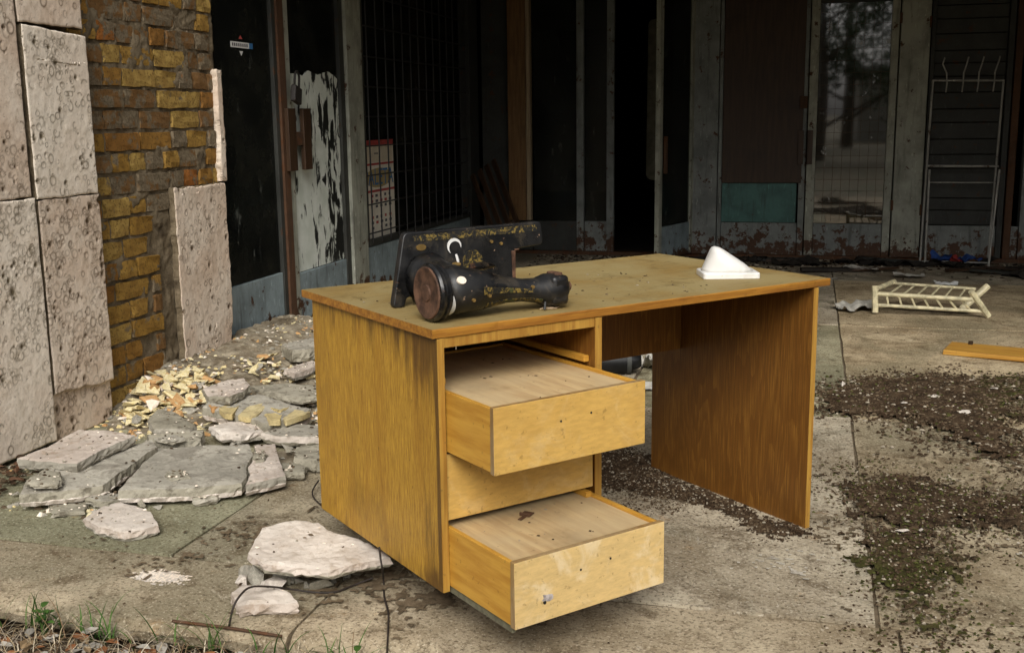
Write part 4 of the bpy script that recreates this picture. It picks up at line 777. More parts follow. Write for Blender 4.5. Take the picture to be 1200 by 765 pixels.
s10 = rubble('S10', 'brick_fragment', [gc, dc, pk], 'fallen wall fragment with yellow bricks set in grey mortar', 'rubble', 10, rel=.010, jag=.005)
rubble('S11', 'broken_stone', [gc, dc, dc], 'thick grey slab by the blue-grey kick plate behind the desk', 'stone piece', 11)
rubble('S12', 'broken_stone', [pk, pk, gc], 'pink stone splinter beside the desk below the thick grey slab', 'stone piece', 12)
rubble('S13', 'broken_stone', [dc, dc, dc], 'flat olive slab with yellow patches behind the brick fragment', 'stone piece', 13)
rubble('S14', 'broken_stone', [wh, wh, gc], 'whitish stone slab between the brick fragment and largest grey slab', 'stone piece', 14, rel=.01)
rubble('S15', 'broken_stone', [gc, wh, dc], 'grey slab running under the desk side from the whitish slab', 'stone piece', 15)
rubble('S16', 'broken_stone', [dc, dc, dc], 'dark block beside the desk right of the rounded pink piece', 'stone piece', 16)
rubble('S17', 'broken_stone', [dc, dc, dc], 'small grey slab touching the rounded pinkish piece near the desk', 'stone piece', 17)
rubble('S18', 'broken_stone', [dc, gc, dc], 'narrow grey splinter in front of the largest grey slab', 'stone piece', 18)
rubble('F1', 'broken_stone', [dc, dc, gc], 'thin grey flake lying on the slab under the pinkish one', 'stone piece', 31)
rubble('F2', 'broken_stone', [dc, dc, dc], 'small grey lump on top of the largest grey slab', 'stone piece', 32)
rubble('F3', 'broken_stone', [gc, dc, gc], 'narrow grey piece wedged before the gap between the grey slabs', 'stone piece', 33)
rubble('F4', 'broken_stone', [dc, dc, dc], 'little grey lump on the rounded pinkish slab piece', 'stone piece', 34)
rubble('F5', 'broken_stone', [gc, gc, dc], 'small grey flake on the dark slab behind the largest grey slab', 'stone piece', 35)
rubble('P1', 'broken_stone', [wh, pk, dc], 'big pinkish white slab on stones against the desk side', 'stone piece', 19, rel=.006)
rubble('P2', 'broken_stone', [wh, pk, pk], 'small white slab near the kerb in front of the stones', 'stone piece', 20, rel=.008)
dust_sp = []
for key, d_ in DATA['slabs'].items():
    P = d_['p']; xs_, ys_ = [p[0] for p in P], [p[1] for p in P]; A = np.array([[p[0], p[1], 1] for p in P]); cf = np.linalg.lstsq(A, np.array([p[2] for p in P]), rcond=None)[0]
    for _ in range(60):
        x, y = rnd.uniform(min(xs_), max(xs_)), rnd.uniform(min(ys_), max(ys_))
        if bool(inpoly(np.array(x), np.array(y), P)) and rnd.random() < (.35 if key[0] == 'P' else .8): dust_sp.append((x, y, float(cf[0]*x+cf[1]*y+cf[2])))
tag(crumbs('slab_dust', dust_sp, .0055, [M['darkcon'], M['midbit'], M['palestone'], M['darkcon'], M['darkbit']], 77, .6), 'crumbs and flakes lying on the broken slabs', 'crumbs', kind='stuff')
def chip_mesh(k, flat=.42):
    r = random.Random(k); bm = bmesh.new()
    for _ in range(11): bm.verts.new((r.uniform(-1, 1), r.uniform(-.75, .75), r.uniform(-1, 1)*flat))
    h = bmesh.ops.convex_hull(bm, input=bm.verts[:]); bmesh.ops.delete(bm, geom=[g_ for g_ in h['geom_interior'] if isinstance(g_, bmesh.types.BMVert)], context='VERTS')
    me = bpy.data.meshes.new('chip'); bm.to_mesh(me); bm.free(); return me
dyel = stone_mat('dirty_yellow_brick_face', (.47, .37, .17), (.60, .51, .29), (.27, .21, .12), .8)
for i, poly in enumerate(DATA['brickface']):
    m_ = MB(); pts = [(x-s10.location.x, y-s10.location.y) for x, y, _ in poly]; z_ = poly[0][2]; rp = rounded(pts, .012, 3)
    m_.loft([[(x, y, z_-.03) for x, y in rp], [(x+rnd.uniform(-.002, .002), y+rnd.uniform(-.002, .002), z_-.0105+rnd.uniform(-.003, .003)) for x, y in rp]]); m_.build('brick_face', dyel if i != 5 else M['orangechip'], s10)
ymesh = []
for i in range(8):
    me = chip_mesh(100+i, .3); me.materials.append([M['yellowchip'], M['yellowchip'], M['yellowchip'], M['orangechip'], M['yellowchip'], M['palestone'], M['greycon'], M['yellowchip']][i]); ymesh.append(me)
def scatter_chips(poly, n, smin, smax, label, group, name, meshes=ymesh):
    us_ = [p[0] for p in poly]; vs_ = [p[1] for p in poly]; c = 0
    while c < n:
        u, v = rnd.uniform(min(us_), max(us_)), rnd.uniform(min(vs_), max(vs_))
        if u < -1.99 or not bool(inpoly(np.array(u), np.array(v), poly)): continue
        s = rnd.uniform(smin, smax); o = bpy.data.objects.new(name, rnd.choice(meshes)); C.objects.link(o)
        o.location = (u, v, float(heap(u, v))+s*rnd.uniform(.2, .9)); o.scale = (s, s*rnd.uniform(.7, 1.1), s*rnd.uniform(.6, 1.1)); o.rotation_euler = (rnd.uniform(-.5, .5), rnd.uniform(-.5, .5), rnd.uniform(0, 6.28))
        tag(o, label, 'chip', group); c += 1
scatter_chips(DATA['chipsA'], 230, .014, .050, 'yellow or buff shard in the heap at the foot of bricks', 'yellow shards by the brick wall', 'brick_shard')
scatter_chips(DATA['chipsB'], 90, .014, .040, 'small pale shard between stone pillar and desk', 'pale shards by the stone pillar', 'stone_shard')
stm = []
for i in range(5):
    me = chip_mesh(200+i, .8); me.materials.append([M['greycon'], M['darkcon'], M['greycon'], M['whitestone'], M['greycon']][i]); stm.append(me)
scatter_chips([(-1.62, 1.45), (-1.1, 1.35), (-.9, 1.6), (-.95, 2.3), (-1.5, 2.3)], 70, .010, .034, 'yellowish fragment around the fallen brick piece near the desk', 'yellowish fragments near the desk', 'brick_fragment_chip')
frm = []
for i in range(6):
    me = chip_mesh(400+i, .35); me.materials.append([M['greycon'], M['darkcon'], M['greycon'], M['darkcon'], M['palestone'], M['darkcon']][i]); frm.append(me)
scatter_chips([(-1.75, .62), (-1.2, .62), (-.86, .95), (-.80, 1.5), (-1.2, 1.75), (-1.7, 1.45)], 90, .010, .034, 'small grey fragment scattered between the broken slabs', 'grey fragments among the slabs', 'stone_fragment', frm)
names_ = ['rounded grey stone at the left corner of pinkish white slab', 'small white stone under left end of pinkish white slab']
for i, (u, v, r) in enumerate(DATA['stones']):
    if r < .005: continue
    o = bpy.data.objects.new('stone', stm[3] if i in (1, 4) else stm[i % 3]); C.objects.link(o); o.location = (u, v-.022, r*.95); o.scale = (r*1.5, r*1.4, r*1.3); o.rotation_euler = (rnd.uniform(-.3, .3), rnd.uniform(-.3, .3), rnd.uniform(0, 6))
    tag(o, names_[i] if i < 2 else 'grey stone in the row under the pinkish white slab', 'stone', None if i < 2 else 'stones propping the pinkish slab')

# ------------------------------------------------------------------ cables, stick
M['cable'] = plain('dark_brown_cable', (.03, .022, .018), .6, .3)
def curve_tube(name, pts, r, mat, label, cat, parent=None, sub=6):
    P = [Vector(p) for p in pts]; out = []
    for i in range(len(P)-1):
        p0, p1, p2, p3 = P[max(i-1, 0)], P[i], P[i+1], P[min(i+2, len(P)-1)]
        for t in range(sub):
            t /= sub; out.append(.5*((2*p1)+(p2-p0)*t+(2*p0-5*p1+4*p2-p3)*t*t+(3*p1-p0-3*p2+p3)*t**3))
    out.append(P[-1]); m_ = MB(); m_.tube(out, r, 6); return tag(m_.build(name, mat, None, 'all'), label, cat)
curve_tube('cable', DATA['cableA'], .0028, M['cable'], 'thin dark cable arching over the small white slab to kerb', 'cable')
cb = [DW(*p) for p in DATA['cableB']]; curve_tube('cable', [tuple(p) for p in cb]+DATA['cableBg'], .0026, M['cable'], 'thin dark cable running from desk side down to kerb', 'cable')
curve_tube('cable', DATA['cableC'], .0026, M['cable'], 'short dark cable loop at rear corner of desk', 'cable')
st = DATA['stick']; curve_tube('rusty_rod', [(x, y-.012, .004) for x, y, _ in st], .004, M['rust'], 'rusty rod lying along the chipped kerb edge', 'rod')
tw = MB()
# ------------------------------------------------------------------ dirt and moss on the right
def dirt_mat():
    b = NB('dirt_and_moss', .97, .08); v = b.co('World'); n = b.noise(v, 14, 7, .7); c = b.mix(b.ramp(n, .35, .65), (.024, .015, .009), (.080, .053, .031))
    n2 = b.noise(v, 70, 4, .7); c = b.mix(b.math('MULTIPLY', b.ramp(n2, .55, .7), .6), c, (.22, .17, .11))
    mo = b.math('ADD', b.attr('moss'), b.math('MULTIPLY', b.math('SUBTRACT', b.noise(v, 10, 6, .7), .5), 1.3))
    g_ = b.mix(b.noise(v, 45, 4), (.026, .026, .009), (.062, .056, .018)); c = b.mix(b.ramp(mo, .45, .62), c, g_)
    b.set(Base_Color=c); b.bump(n2, .8, .012); b.bump(n, .5, .02); return b.m
M['dirt'] = dirt_mat()
moss_m = plain('moss_green', (.050, .052, .014), .95, .1, .5, 60)
def patch(name, polys, res, h0, warp, label, mossf, seed, holes=(), off=0, dith=.07, mat=None):
    us_ = [p[0] for q in polys for p in q]; vs_ = [p[1] for q in polys for p in q]
    Ug, Vg = np.meshgrid(np.arange(min(us_)-.15, max(us_)+.15, res), np.arange(min(vs_)-.15, max(vs_)+.15, res))
    d_ = np.max([distpoly(Ug, Vg, q) for q in polys], 0)
    for q in holes: d_ = np.minimum(d_, -distpoly(Ug, Vg, q))
    d_ = np.minimum(d_, .25)+off+(fbm(Ug, Vg, 7, seed, 5)-.5)*warp+(np.random.RandomState(seed).rand(*Ug.shape)-.5)*dith; z_ = np.clip(d_*.12, -.01, h0)+(fbm(Ug, Vg, 40, seed+3, 3)-.5)*.012*np.clip(d_/.05, 0, 1)
    ok = d_ > .0; z_ = np.where(ok, np.maximum(z_, .0045+.002*vnoise(Ug, Vg, 60, 2)), .001); idx = np.arange(Ug.size).reshape(Ug.shape); q = ok[:-1, :-1] & ok[1:, 1:] & ok[1:, :-1] & ok[:-1, 1:]
    fs = np.stack([idx[:-1, :-1], idx[:-1, 1:], idx[1:, 1:], idx[1:, :-1]], -1)[q].reshape(-1, 4)
    o = fromnp(name, np.stack([Ug, Vg, z_], -1).reshape(-1, 3), fs, mat or M['dirt'], None, False); at = o.data.attributes.new('moss', 'FLOAT', 'POINT'); at.data.foreach_set('value', mossf(Ug, Vg).ravel().astype(np.float32))
    bm = bmesh.new(); bm.from_mesh(o.data); bmesh.ops.delete(bm, geom=[v for v in bm.verts if not v.link_faces], context='VERTS'); bm.to_mesh(o.data); bm.free()
    return tag(o, label, 'dirt', kind='stuff')
FILM = concrete('brown_dirt_film', (.10, .072, .042), (.17, .125, .078), (.075, .055, .033), 20)
R1, R2_, HO, R3, R3b = DATA['R1'], DATA['R2'], DATA['hole'], DATA['R3'], DATA['R3b']
patch('dirt_patch', [R1], .012, .016, .34, 'dark band of dirt and moss across the far right paving', lambda u, v: .15+.4*sstep(u+.15*v, 1.6, 2.1), 11, dith=.26)
patch('dirt_patch', [R2_], .010, .012, .34, 'mossy dirt patch on paving right of the desk', lambda u, v: .2+.42*sstep(-v, -1.2, -.6), 12, [HO], off=.03, dith=.26)
patch('dirt_film', [[(.45, .55), (.9, .25), (1.9, .2), (2.1, 3.3), (.8, 3.2), (.3, 1.6)]], .009, .003, .9, 'thin film of brown dirt spread over the right paving', lambda u, v: .15+0*u, 15, off=-.36, dith=.5, mat=FILM)
patch('dirt_film', [[(-1.3, .1), (.1, -.0), (.1, .3), (-.3, .5), (-.6, .9), (-1.0, .8)]], .009, .003, .8, 'thin film of brown dirt between kerb and desk', lambda u, v: np.zeros_like(u), 16, off=-.20, dith=.42, mat=FILM)
PALE = concrete('chalky_smear', (.42, .38, .31), (.56, .52, .44), (.34, .30, .24), 22)
patch('plaster_smear', [[(.62, .56), (.78, .62), (.86, .72), (.70, .74)]], .008, .003, .5, 'chalky white smear on paving before the right desk panel', lambda u, v: 0*u, 21, off=-.06, dith=.22, mat=PALE)
patch('plaster_smear', [[(.84, .62), (1.02, .66), (.98, .80), (.86, .76)]], .008, .003, .5, 'chalky white smear on paving beside the moss patch', lambda u, v: 0*u, 22, off=-.05, dith=.22, mat=PALE)
patch('plaster_smear', [[(1.33, .86), (1.5, .86), (1.5, 1.0), (1.36, 1.0)]], .008, .003, .4, 'chalky bare spot enclosed by dirt at right edge', lambda u, v: 0*u, 23, off=-.05, dith=.22, mat=PALE)
patch('dirt_patch', [R3], .010, .022, .16, 'ridge of dark crumbs along the foot of right desk panel', lambda u, v: np.zeros_like(u), 13)
def scatter(n, poly, grow, seed, warp=.34, hole=None):
    rs = np.random.RandomState(seed); us_ = [p[0] for p in poly]; vs_ = [p[1] for p in poly]; out = []
    while len(out) < n:
        u = rs.uniform(min(us_)-.25, max(us_)+.25, 4000); v = rs.uniform(min(vs_)-.25, max(vs_)+.25, 4000); d_ = distpoly(u, v, poly)+(fbm(u, v, 7, seed, 5)-.5)*warp
        if hole is not None: d_ = np.minimum(d_, -distpoly(u, v, hole))
        keep = d_ > -grow*rs.rand(4000)**2; out += [(a, b_, float(np.clip(c*.12, 0, .014))+.001) for a, b_, c in zip(u[keep], v[keep], d_[keep])]
    return out[:n]
bits = [M['darkbit'], M['darkbit'], M['midbit'], M['midbit'], moss_m, M['darkbit'], M['midbit'], M['darkbit'], M['darkbit'], M['midbit'], M['darkbit'], M['palebit']]
tag(crumbs('dirt_crumbs', scatter(5200, R1, .22, 11), .0065, bits, 31, .7), 'loose crumbs of soil and plaster over the far dirt band', 'crumbs', kind='stuff')
tag(crumbs('dirt_crumbs', scatter(6000, R2_, .18, 12, hole=HO), .0043, [M['darkbit'], M['midbit'], M['darkbit'], moss_m, moss_m, M['midbit'], M['darkbit'], M['darkbit'], M['midbit'], M['darkbit'], moss_m, M['palebit']], 32, .8), 'loose crumbs of soil and moss right of the desk', 'crumbs', kind='stuff')
tag(crumbs('dirt_crumbs', scatter(3600, R3, .08, 13, .16), .0042, [M['darkbit'], M['midbit'], M['darkbit'], M['darkbit'], M['darkbit'], M['palebit'], M['midbit']], 33, .9), 'dark crumbs banked against the right desk panel', 'crumbs', kind='stuff')
tag(crumbs('dirt_crumbs', scatter(4200, R3b, .12, 14, .2), .0034, [M['darkbit'], M['midbit'], M['darkbit'], M['midbit'], M['darkbit'], M['midbit'], M['darkbit'], M['palebit']], 34, .8), 'fine dark grit under the desk knee space', 'crumbs', kind='stuff')
sp = [(rnd.uniform(-1.4, 2.2), rnd.uniform(-.02, 5.5), .001) for _ in range(900)]
tag(crumbs('floor_grit', sp, .0045, [M['darkbit'], M['midbit'], M['palebit'], M['midbit']], 35, .6), 'sparse grit sprinkled over the concrete paving', 'grit', kind='stuff')
for i, (u, v, s) in enumerate(((1.10, .93, .022), (1.155, .945, .014), (1.62, 2.8, .03), (1.85, 3.05, .045), (1.35, 2.6, .028), (1.45, 2.35, .03), (1.22, 2.45, .02), (.98, 2.75, .03))):
    o = bpy.data.objects.new('plaster_flake', chip_mesh(300+i, .2)); C.objects.link(o); o.data.materials.append(M['whitestone']); o.location = (u, v, .018); o.scale = (s, s, s); o.rotation_euler = (rnd.uniform(-.2, .2), rnd.uniform(-.2, .2), rnd.uniform(0, 6))
    tag(o, ['largest white plaster flake on the moss right of the desk', 'small white flake next to the largest one on the moss'][i] if i < 2 else 'pale plaster flake on the far dirt band', 'flake', None if i < 2 else 'flakes on the far dirt band')

# ------------------------------------------------------------------ cream cot rail lying on the paving
M['cream'] = plain('cream_gloss_paint', (.55, .49, .31), .5, .4, .35, 22)
cot = tag(empty('cot_frame', (1.5, 4.75, 0)), 'broken cream painted cot frame with slats lying on far paving', 'cot frame')
CO = Vector((1.5, 4.75, 0))
def ct(name, pts, r, n=8): m_ = MB(); m_.tube([Vector(p)-CO for p in pts], r, n); return m_.build(name, M['cream'], cot, True)
FL, FR, BL_, BR_ = Vector((1.215, 4.73, .155)), Vector((1.765, 4.64, .150)), Vector((1.33, 5.03, .150)), Vector((1.862, 4.92, .140))
LB, RB = Vector((1.222, 4.71, .012)), Vector((1.868, 4.70, .012))
ct('post', [LB, FL+Vector((0, 0, .02))], .019); ct('post', [RB, FR+Vector((-.012, 0, .02))], .019)
ct('post', [FL+Vector((.01, .02, -.004)), BL_+Vector((.02, .03, .006))], .016); ct('post', [Vector((1.74, 4.9, .016)), BR_+Vector((.03, .03, .02))], .021)
dn = Vector((0, 0, -.03)); ct('rail', [FL+dn, FR+dn], .013); ct('rail', [LB.lerp(FL, .32), RB.lerp(FR, .22)], .011); ct('rail', [BL_, BL_.lerp(BR_, .92)], .009)
for i in range(7):
    t = (i+1)/8; a = (FL+dn).lerp(FR+dn, t); b_ = LB.lerp(FL, .32).lerp(RB.lerp(FR, .22), t); ct('slat', [a, b_], .0065, 6)
for i in range(6):
    t = (i+1)/7; ct('slat', [(FL+dn).lerp(FR+dn, t), BL_.lerp(BR_, t*.95)], .006, 6)
# ------------------------------------------------------------------ yellow plank
pl_ = tag(empty('plank', (1.49, 3.56, 0), math.atan2(-.105, .36)), 'yellow brown wooden plank lying on paving at right edge', 'plank')
m_ = MB(); m_.box((0.0, .0, .004), (1.1, .235, .026), .003); m_.build('board', wood('golden_plank', (.48, .27, .05), (.32, .15, .025), (4, 70, 70), .5, stain=.2), pl_, bevel=.002)
m_ = MB(); m_.tube([(.10, .205, .026), (.10, .205, .045)], .012, 8); m_.build('peg', M['darkbit'], pl_)
# ------------------------------------------------------------------ coat rack against the back wall
M['rack'] = paint_metal('chipped_white_tube', (.42, .41, .37), .35, (.12, .06, .03), .5)
rk = tag(empty('coat_rack', (1.99, 7.2, 0)), 'rusty white tubular coat rack leaning at the boarded door', 'coat rack'); RO = Vector((1.99, 7.2, 0))
def rt(name, pts, r=.0085): m_ = MB(); m_.tube([Vector(p)-RO for p in pts], r, 8); return m_.build(name, M['rack'], rk, True)
rt('upright', [(1.700, 7.20, .02), (1.735, 7.33, 1.47)]); rt('upright', [(2.215, 7.20, .02), (2.262, 7.33, 1.46)])
rt('leg', [(1.725, 7.05, .02), (1.738, 7.24, .76)]); rt('leg', [(2.20, 7.05, .0), (2.262, 7.24, .76)])
rt('crossbar', [(1.735, 7.33, 1.465), (2.262, 7.33, 1.455)]); rt('crossbar', [(1.715, 7.25, .79), (2.258, 7.25, .785)]); rt('crossbar', [(1.738, 7.29, .655), (2.235, 7.29, .655)], .005); rt('crossbar', [(1.708, 7.10, .035), (2.205, 7.10, .03)], .006)
for i, u in enumerate((1.835, 1.955, 2.068, 2.185)):
    s = -1 if i == 0 else 1; rt('hook', [(u, 7.31, 1.37), (u+.002, 7.28, 1.44), (u+.004*s, 7.30, 1.52), (u+.03*s-.01, 7.27, 1.59), (u+.028*s, 7.25, 1.64)], .006)
# ------------------------------------------------------------------ litter along the foot of the back wall
def sheet(name, c, w_, l, rz, mats, label, cat, amp=.03, seed=0, n=14, group=None):
    m_ = MB(); V = []; 
    for i in range(n+1):
        for j in range(n+1):
            x, y = (i/n-.5)*w_, (j/n-.5)*l; e = min(i, j, n-i, n-j)
            V.append((x+noise.noise(Vector((x*20, y*20, seed)))*.02*(e == 0), y+noise.noise(Vector((x*20, y*20, seed+5)))*.02*(e == 0), max(.003, .006+abs(noise.fractal(Vector((x*7, y*7, seed*2.7)), 1, 2, 3))*amp)))
    k = (n+1)**2; V += [(x, y, z-.0025) for x, y, z in V]; F_ = []
    for i in range(n):
        for j in range(n):
            a = i*(n+1)+j; F_ += [(a, a+1, a+n+2, a+n+1), (k+a, k+a+n+1, k+a+n+2, k+a+1)]
    m_.add(V, F_); o = m_.build(name, mats, None, 'all'); o.location = c; o.rotation_euler = (0, 0, rz); return tag(o, label, cat, group)
M['rag'] = plain('dark_rag', (.028, .024, .020), .95, .1); M['paper'] = plain('dirty_paper', (.42, .40, .35), .9, .1); M['blue'] = plain('blue_cloth', (.03, .07, .24), .8, .2); M['red'] = plain('red_cloth', (.28, .035, .03), .8, .2)
bl = tag(empty('plastic_bag', (1.93, 7.12, .03)), 'blue and red plastic scrap at the foot of coat rack', 'bag')
for k_, (dx, w_, mt) in enumerate(((-.08, .15, M['blue']), (.03, .09, M['red']), (.13, .16, M['blue']))):
    o = sheet('scrap', (dx, 0, 0), w_, .12, .3*k_, mt, None, None, .09, 40+k_); o.parent = bl
dm = [M['rag'], M['darkframe'], M['brownboard']]
for i in range(26):
    u = -.5+i*.125+rnd.uniform(-.06, .06); v = rnd.uniform(6.5, 7.25)
    if i % 2:
        sheet('dark_rag', (u, v, 0), rnd.uniform(.15, .4), rnd.uniform(.12, .3), rnd.uniform(0, 3), M['rag'], 'dark crumpled rag in the litter along back doors', 'rag', .07, i, group='rags along the back doors')
    else:
        m_ = MB(); m_.box((-rnd.uniform(.15, .4), -.035, 0), (rnd.uniform(.1, .3), .035, .018), .006); o = m_.build('dark_board', dm[i % 3]); o.location = (u, v, .012); o.rotation_euler = (0, rnd.uniform(-.04, .04), rnd.uniform(-.5, .5)); tag(o, 'dark broken board in the litter along back doors', 'board', 'boards along the back doors')
sp = [(rnd.uniform(-1.5, 2.6), 7.3-abs(rnd.gauss(0, .35)), .001) for _ in range(1500)]
tag(crumbs('litter', sp, .014, [M['rag'], M['darkbit'], M['midbit'], M['darkbit'], M['palebit']], 51, .6), 'dark litter strewn along the foot of the back doors', 'litter', kind='stuff')
sheet('paper_sheet', (1.22, 6.65, .02), .26, .10, -.15, M['paper'], 'pale strip of paper in litter below the reflecting door', 'paper', .03, 71)
sheet('paper_sheet', (1.55, 6.35, .01), .22, .10, .2, M['paper'], 'dirty crumpled paper behind the cot frame', 'paper', .05, 72)
sheet('paper_sheet', (1.77, 6.0, .005), .16, .10, .0, plain('white_wrapper', (.62, .62, .60), .7), 'small white wrapper on paving behind the cot frame', 'paper', .04, 73)
sheet('paper_sheet', (2.35, 6.75, .02), .4, .1, .05, M['brownboard'], 'brown strip in the litter at right edge by post', 'strip', .02, 74)
sheet('paper_sheet', (.95, 6.15, .005), .16, .08, .1, M['greycon'], 'grey torn sheet in litter behind the desk corner', 'paper', .02, 75)
sheet('torn_cloth', (1.12, 4.86, .01), .28, .22, .6, [M['paper']], 'crumpled dirty cloth caught at left end of cot frame', 'cloth', .09, 77)
sheet('torn_cloth', (1.55, 4.95, .0), .5, .22, -.2, [M['midbit']], 'brown rags lying under the cot frame slats', 'cloth', .04, 78)
# open doorway: pale sheet painted in for the reflection on the inner glass leaf
sheet_o = tag(empty('inner_leaf_reflection', (-.62, 8.3, 0)), 'pale sheet standing in for a glass reflection inside the open doorway', 'reflection')
m_ = MB(); rp = rounded([(-.09, .62), (.08, .60), (.10, 2.1), (-.08, 2.1)], .06); m_.loft([[(x, 0, z) for x, z in rp], [(x, .012, z) for x, z in rp]]); m_.build('sheet', plain('leaf_reflection_tone', (.24, .22, .15), .6), sheet_o)
# ------------------------------------------------------------------ black pipe and papers seen under the desk
bp_ = tag(empty('black_bottle', (-.10, 2.80, 0)), 'black cylinder lying on ground seen under the desk', 'cylinder')
m_ = MB(); m_.tube([(-.22, -.05, .055), (-.20, -.045, .06), (.10, .02, .06), (.12, .024, .055), (.13, .026, .03)], [.045, .058, .058, .05, .03], 16); m_.build('body', plain('black_rubber', (.006, .006, .006), .5), bp_, True)
m_ = MB(); m_.tube([(.085, .017, .06), (.105, .022, .06)], .061, 16); m_.build('collar', M['darkframe'], bp_, True)
sheet('crumpled_paper', (.13, 2.98, .0), .18, .2, .4, M['paper'], 'crumpled pale paper beside the black cylinder', 'paper', .14, 81)
sheet('crumpled_paper', (.10, 2.55, .0), .12, .1, .1, M['paper'], 'small pale scrap in front of the black cylinder', 'paper', .03, 82)
# ------------------------------------------------------------------ leaning slatted board in the far corner
sl = tag(empty('slatted_board', (-1.93, 6.85, .0)), 'dark slatted board leaning in the corner below barred window', 'board')
for i in range(4):
    m_ = MB(); o_ = Vector((.12, -.05*i, 0)); m_.bar(Vector((.28, -.30, .05))+Vector((.055*i, .03*i, .04*i)), Vector((-.06, -.05, .74))+Vector((.055*i, .03*i, .04*i)), .018, .056); m_.build('slat', M['brownboard'], sl, bevel=.003)
m_ = MB(); m_.bar((.18, -.22, .22), (.36, -.12, .36), .016, .05); m_.build('batten', M['brownboard'], sl)
# ------------------------------------------------------------------ poster behind the bars, sticker, padlock
ps = tag(empty('calendar_poster', (LU-.078, LV(5.22), 0)), 'faded calendar poster behind the bars of side window', 'poster')
v0_, v1_ = LV(4.91)-LV(5.22), LV(5.56)-LV(5.22); W_ = v1_-v0_; zb, zt = LZ(.37), LZ(1.07)
def pq(name, a, b_, z0, z1, d_, mat): m_ = MB(); m_.box((d_-.0006, v0_+a*W_, z0), (d_, v0_+b_*W_, z1)); return m_.build(name, mat, ps)
pcream = plain('poster_cream', (.78, .73, .62), .7, .3, .08); pred = plain('poster_red', (.42, .07, .06), .7, .3, .15); ptan = plain('poster_tan', (.42, .33, .15), .7, .3, .1); pblue = plain('poster_blue', (.04, .16, .36), .7, .3, .1); pink_ = plain('poster_ink', (.10, .09, .10), .7, .2, .1); pbuff = plain('poster_buff', (.64, .57, .44), .7, .3, .1)
H_ = zt-zb
pq('sheet', 0, 1, zb, zt, .0012, pcream); pq('red_band', 0, 1, zt-.05*H_, zt, .0022, pred); pq('red_band', 0, 1, zb+.745*H_, zb+.768*H_, .0022, pred); pq('red_band', 0, 1, zb+.47*H_, zb+.495*H_, .0022, pred); pq('red_band', 0, .07, zb, zt-.06*H_, .0019, pred)
pq('top_panel', .09, .97, zb+.775*H_, zt-.06*H_, .0018, pbuff)
m_ = MB(); m_.loft([[(d_, v0_+(.53+.40*math.cos(a))*W_, zb+(.615+.10*math.sin(a))*H_) for a in np.linspace(0, 6.2832, 29)[:-1]] for d_ in (.0014, .0022)]); m_.build('oval', ptan, ps)
def text(body, v, z, size, mat, parent, d_=.0026, name='lettering', sx=1):
    cu = bpy.data.curves.new('lettering', 'FONT'); cu.body = body; cu.size = size; cu.align_x = 'CENTER'; cu.align_y = 'CENTER'; cu.extrude = .0002
    t = bpy.data.objects.new('lettering', cu); C.objects.link(t); dg = bpy.context.evaluated_depsgraph_get(); me = bpy.data.meshes.new_from_object(t.evaluated_get(dg)); bpy.data.objects.remove(t); bpy.data.curves.remove(cu)
    me.materials.clear(); me.materials.append(mat); o = bpy.data.objects.new(name, me); C.objects.link(o); o.parent = parent
    o.matrix_local = Matrix(((0, 0, 1, d_), (sx, 0, 0, v), (0, 1, 0, z), (0, 0, 0, 1))); return o
text('PALETA', v0_+.53*W_, zb+.615*H_, .165, pblue, ps, .003); text('•••• •', v0_+.5*W_, zb+.86*H_, .06, pink_, ps)
for r in range(7):
    for c_ in range(6):
        if r == 3: continue
        if rnd.random() < .85: pq('date_mark', .14+c_*.135, .14+c_*.135+rnd.uniform(.04, .08), zb+(.42-r*.055)*H_, zb+(.42-r*.055+.028)*H_, .0021, pred if rnd.random() < .35 else pink_)
sk = tag(empty('sticker', (LU-.0205, LV(3.2), LZ(1.615))), 'small white and blue sticker on the dark door pane', 'sticker')
def sq(name, a, b_, z0, z1, mat, d_=.001): m_ = MB(); m_.box((d_-.0006, a, z0), (d_, b_, z1)); return m_.build(name, mat, sk)
sq('label', -.11, .09, -.014, .016, M['whitep']); sq('label_end', .092, .13, -.014, .016, pblue); [sq('print_mark', -.095+q*.022, -.095+q*.022+.013, -.007, .009, pink_, .0018) for q in range(8)]
m_ = MB(); m_.loft([[(d_, y, z) for y, z in ((-.02, -.03), (.02, -.03), (0, -.055))] for d_ in (.0004, .001)]); m_.build('arrow', M['whitep'], sk)
m_ = MB(); m_.loft([[(d_, y, z) for y, z in ((-.02, .032), (.02, .032), (0, .052))] for d_ in (.0004, .001)]); m_.build('arrow', pred, sk)
pd = tag(empty('padlock', (LU+.045, LV(3.71), LZ(1.375)), .3), 'rusty black padlock hanging on the peeling white door', 'padlock'); pd.rotation_euler = (R(-14), 0, .1)
M['lock'] = paint_metal('dark_padlock_steel', (.035, .03, .026), .4); m_ = MB(); m_.box((-.016, -.055, -.06), (.016, .055, .035)); m_.build('lock_body', M['lock'], pd, bevel=.008)
m_ = MB(); m_.tube([(0, -.036, .03), (0, -.036, .07)]+[(0, .036*math.cos(a), .085+.036*math.sin(a)) for a in np.linspace(math.pi, 0, 9)]+[(0, .036, .07), (0, .036, .03)], .0075, 8); m_.build('shackle', M['lock'], pd, 'all')

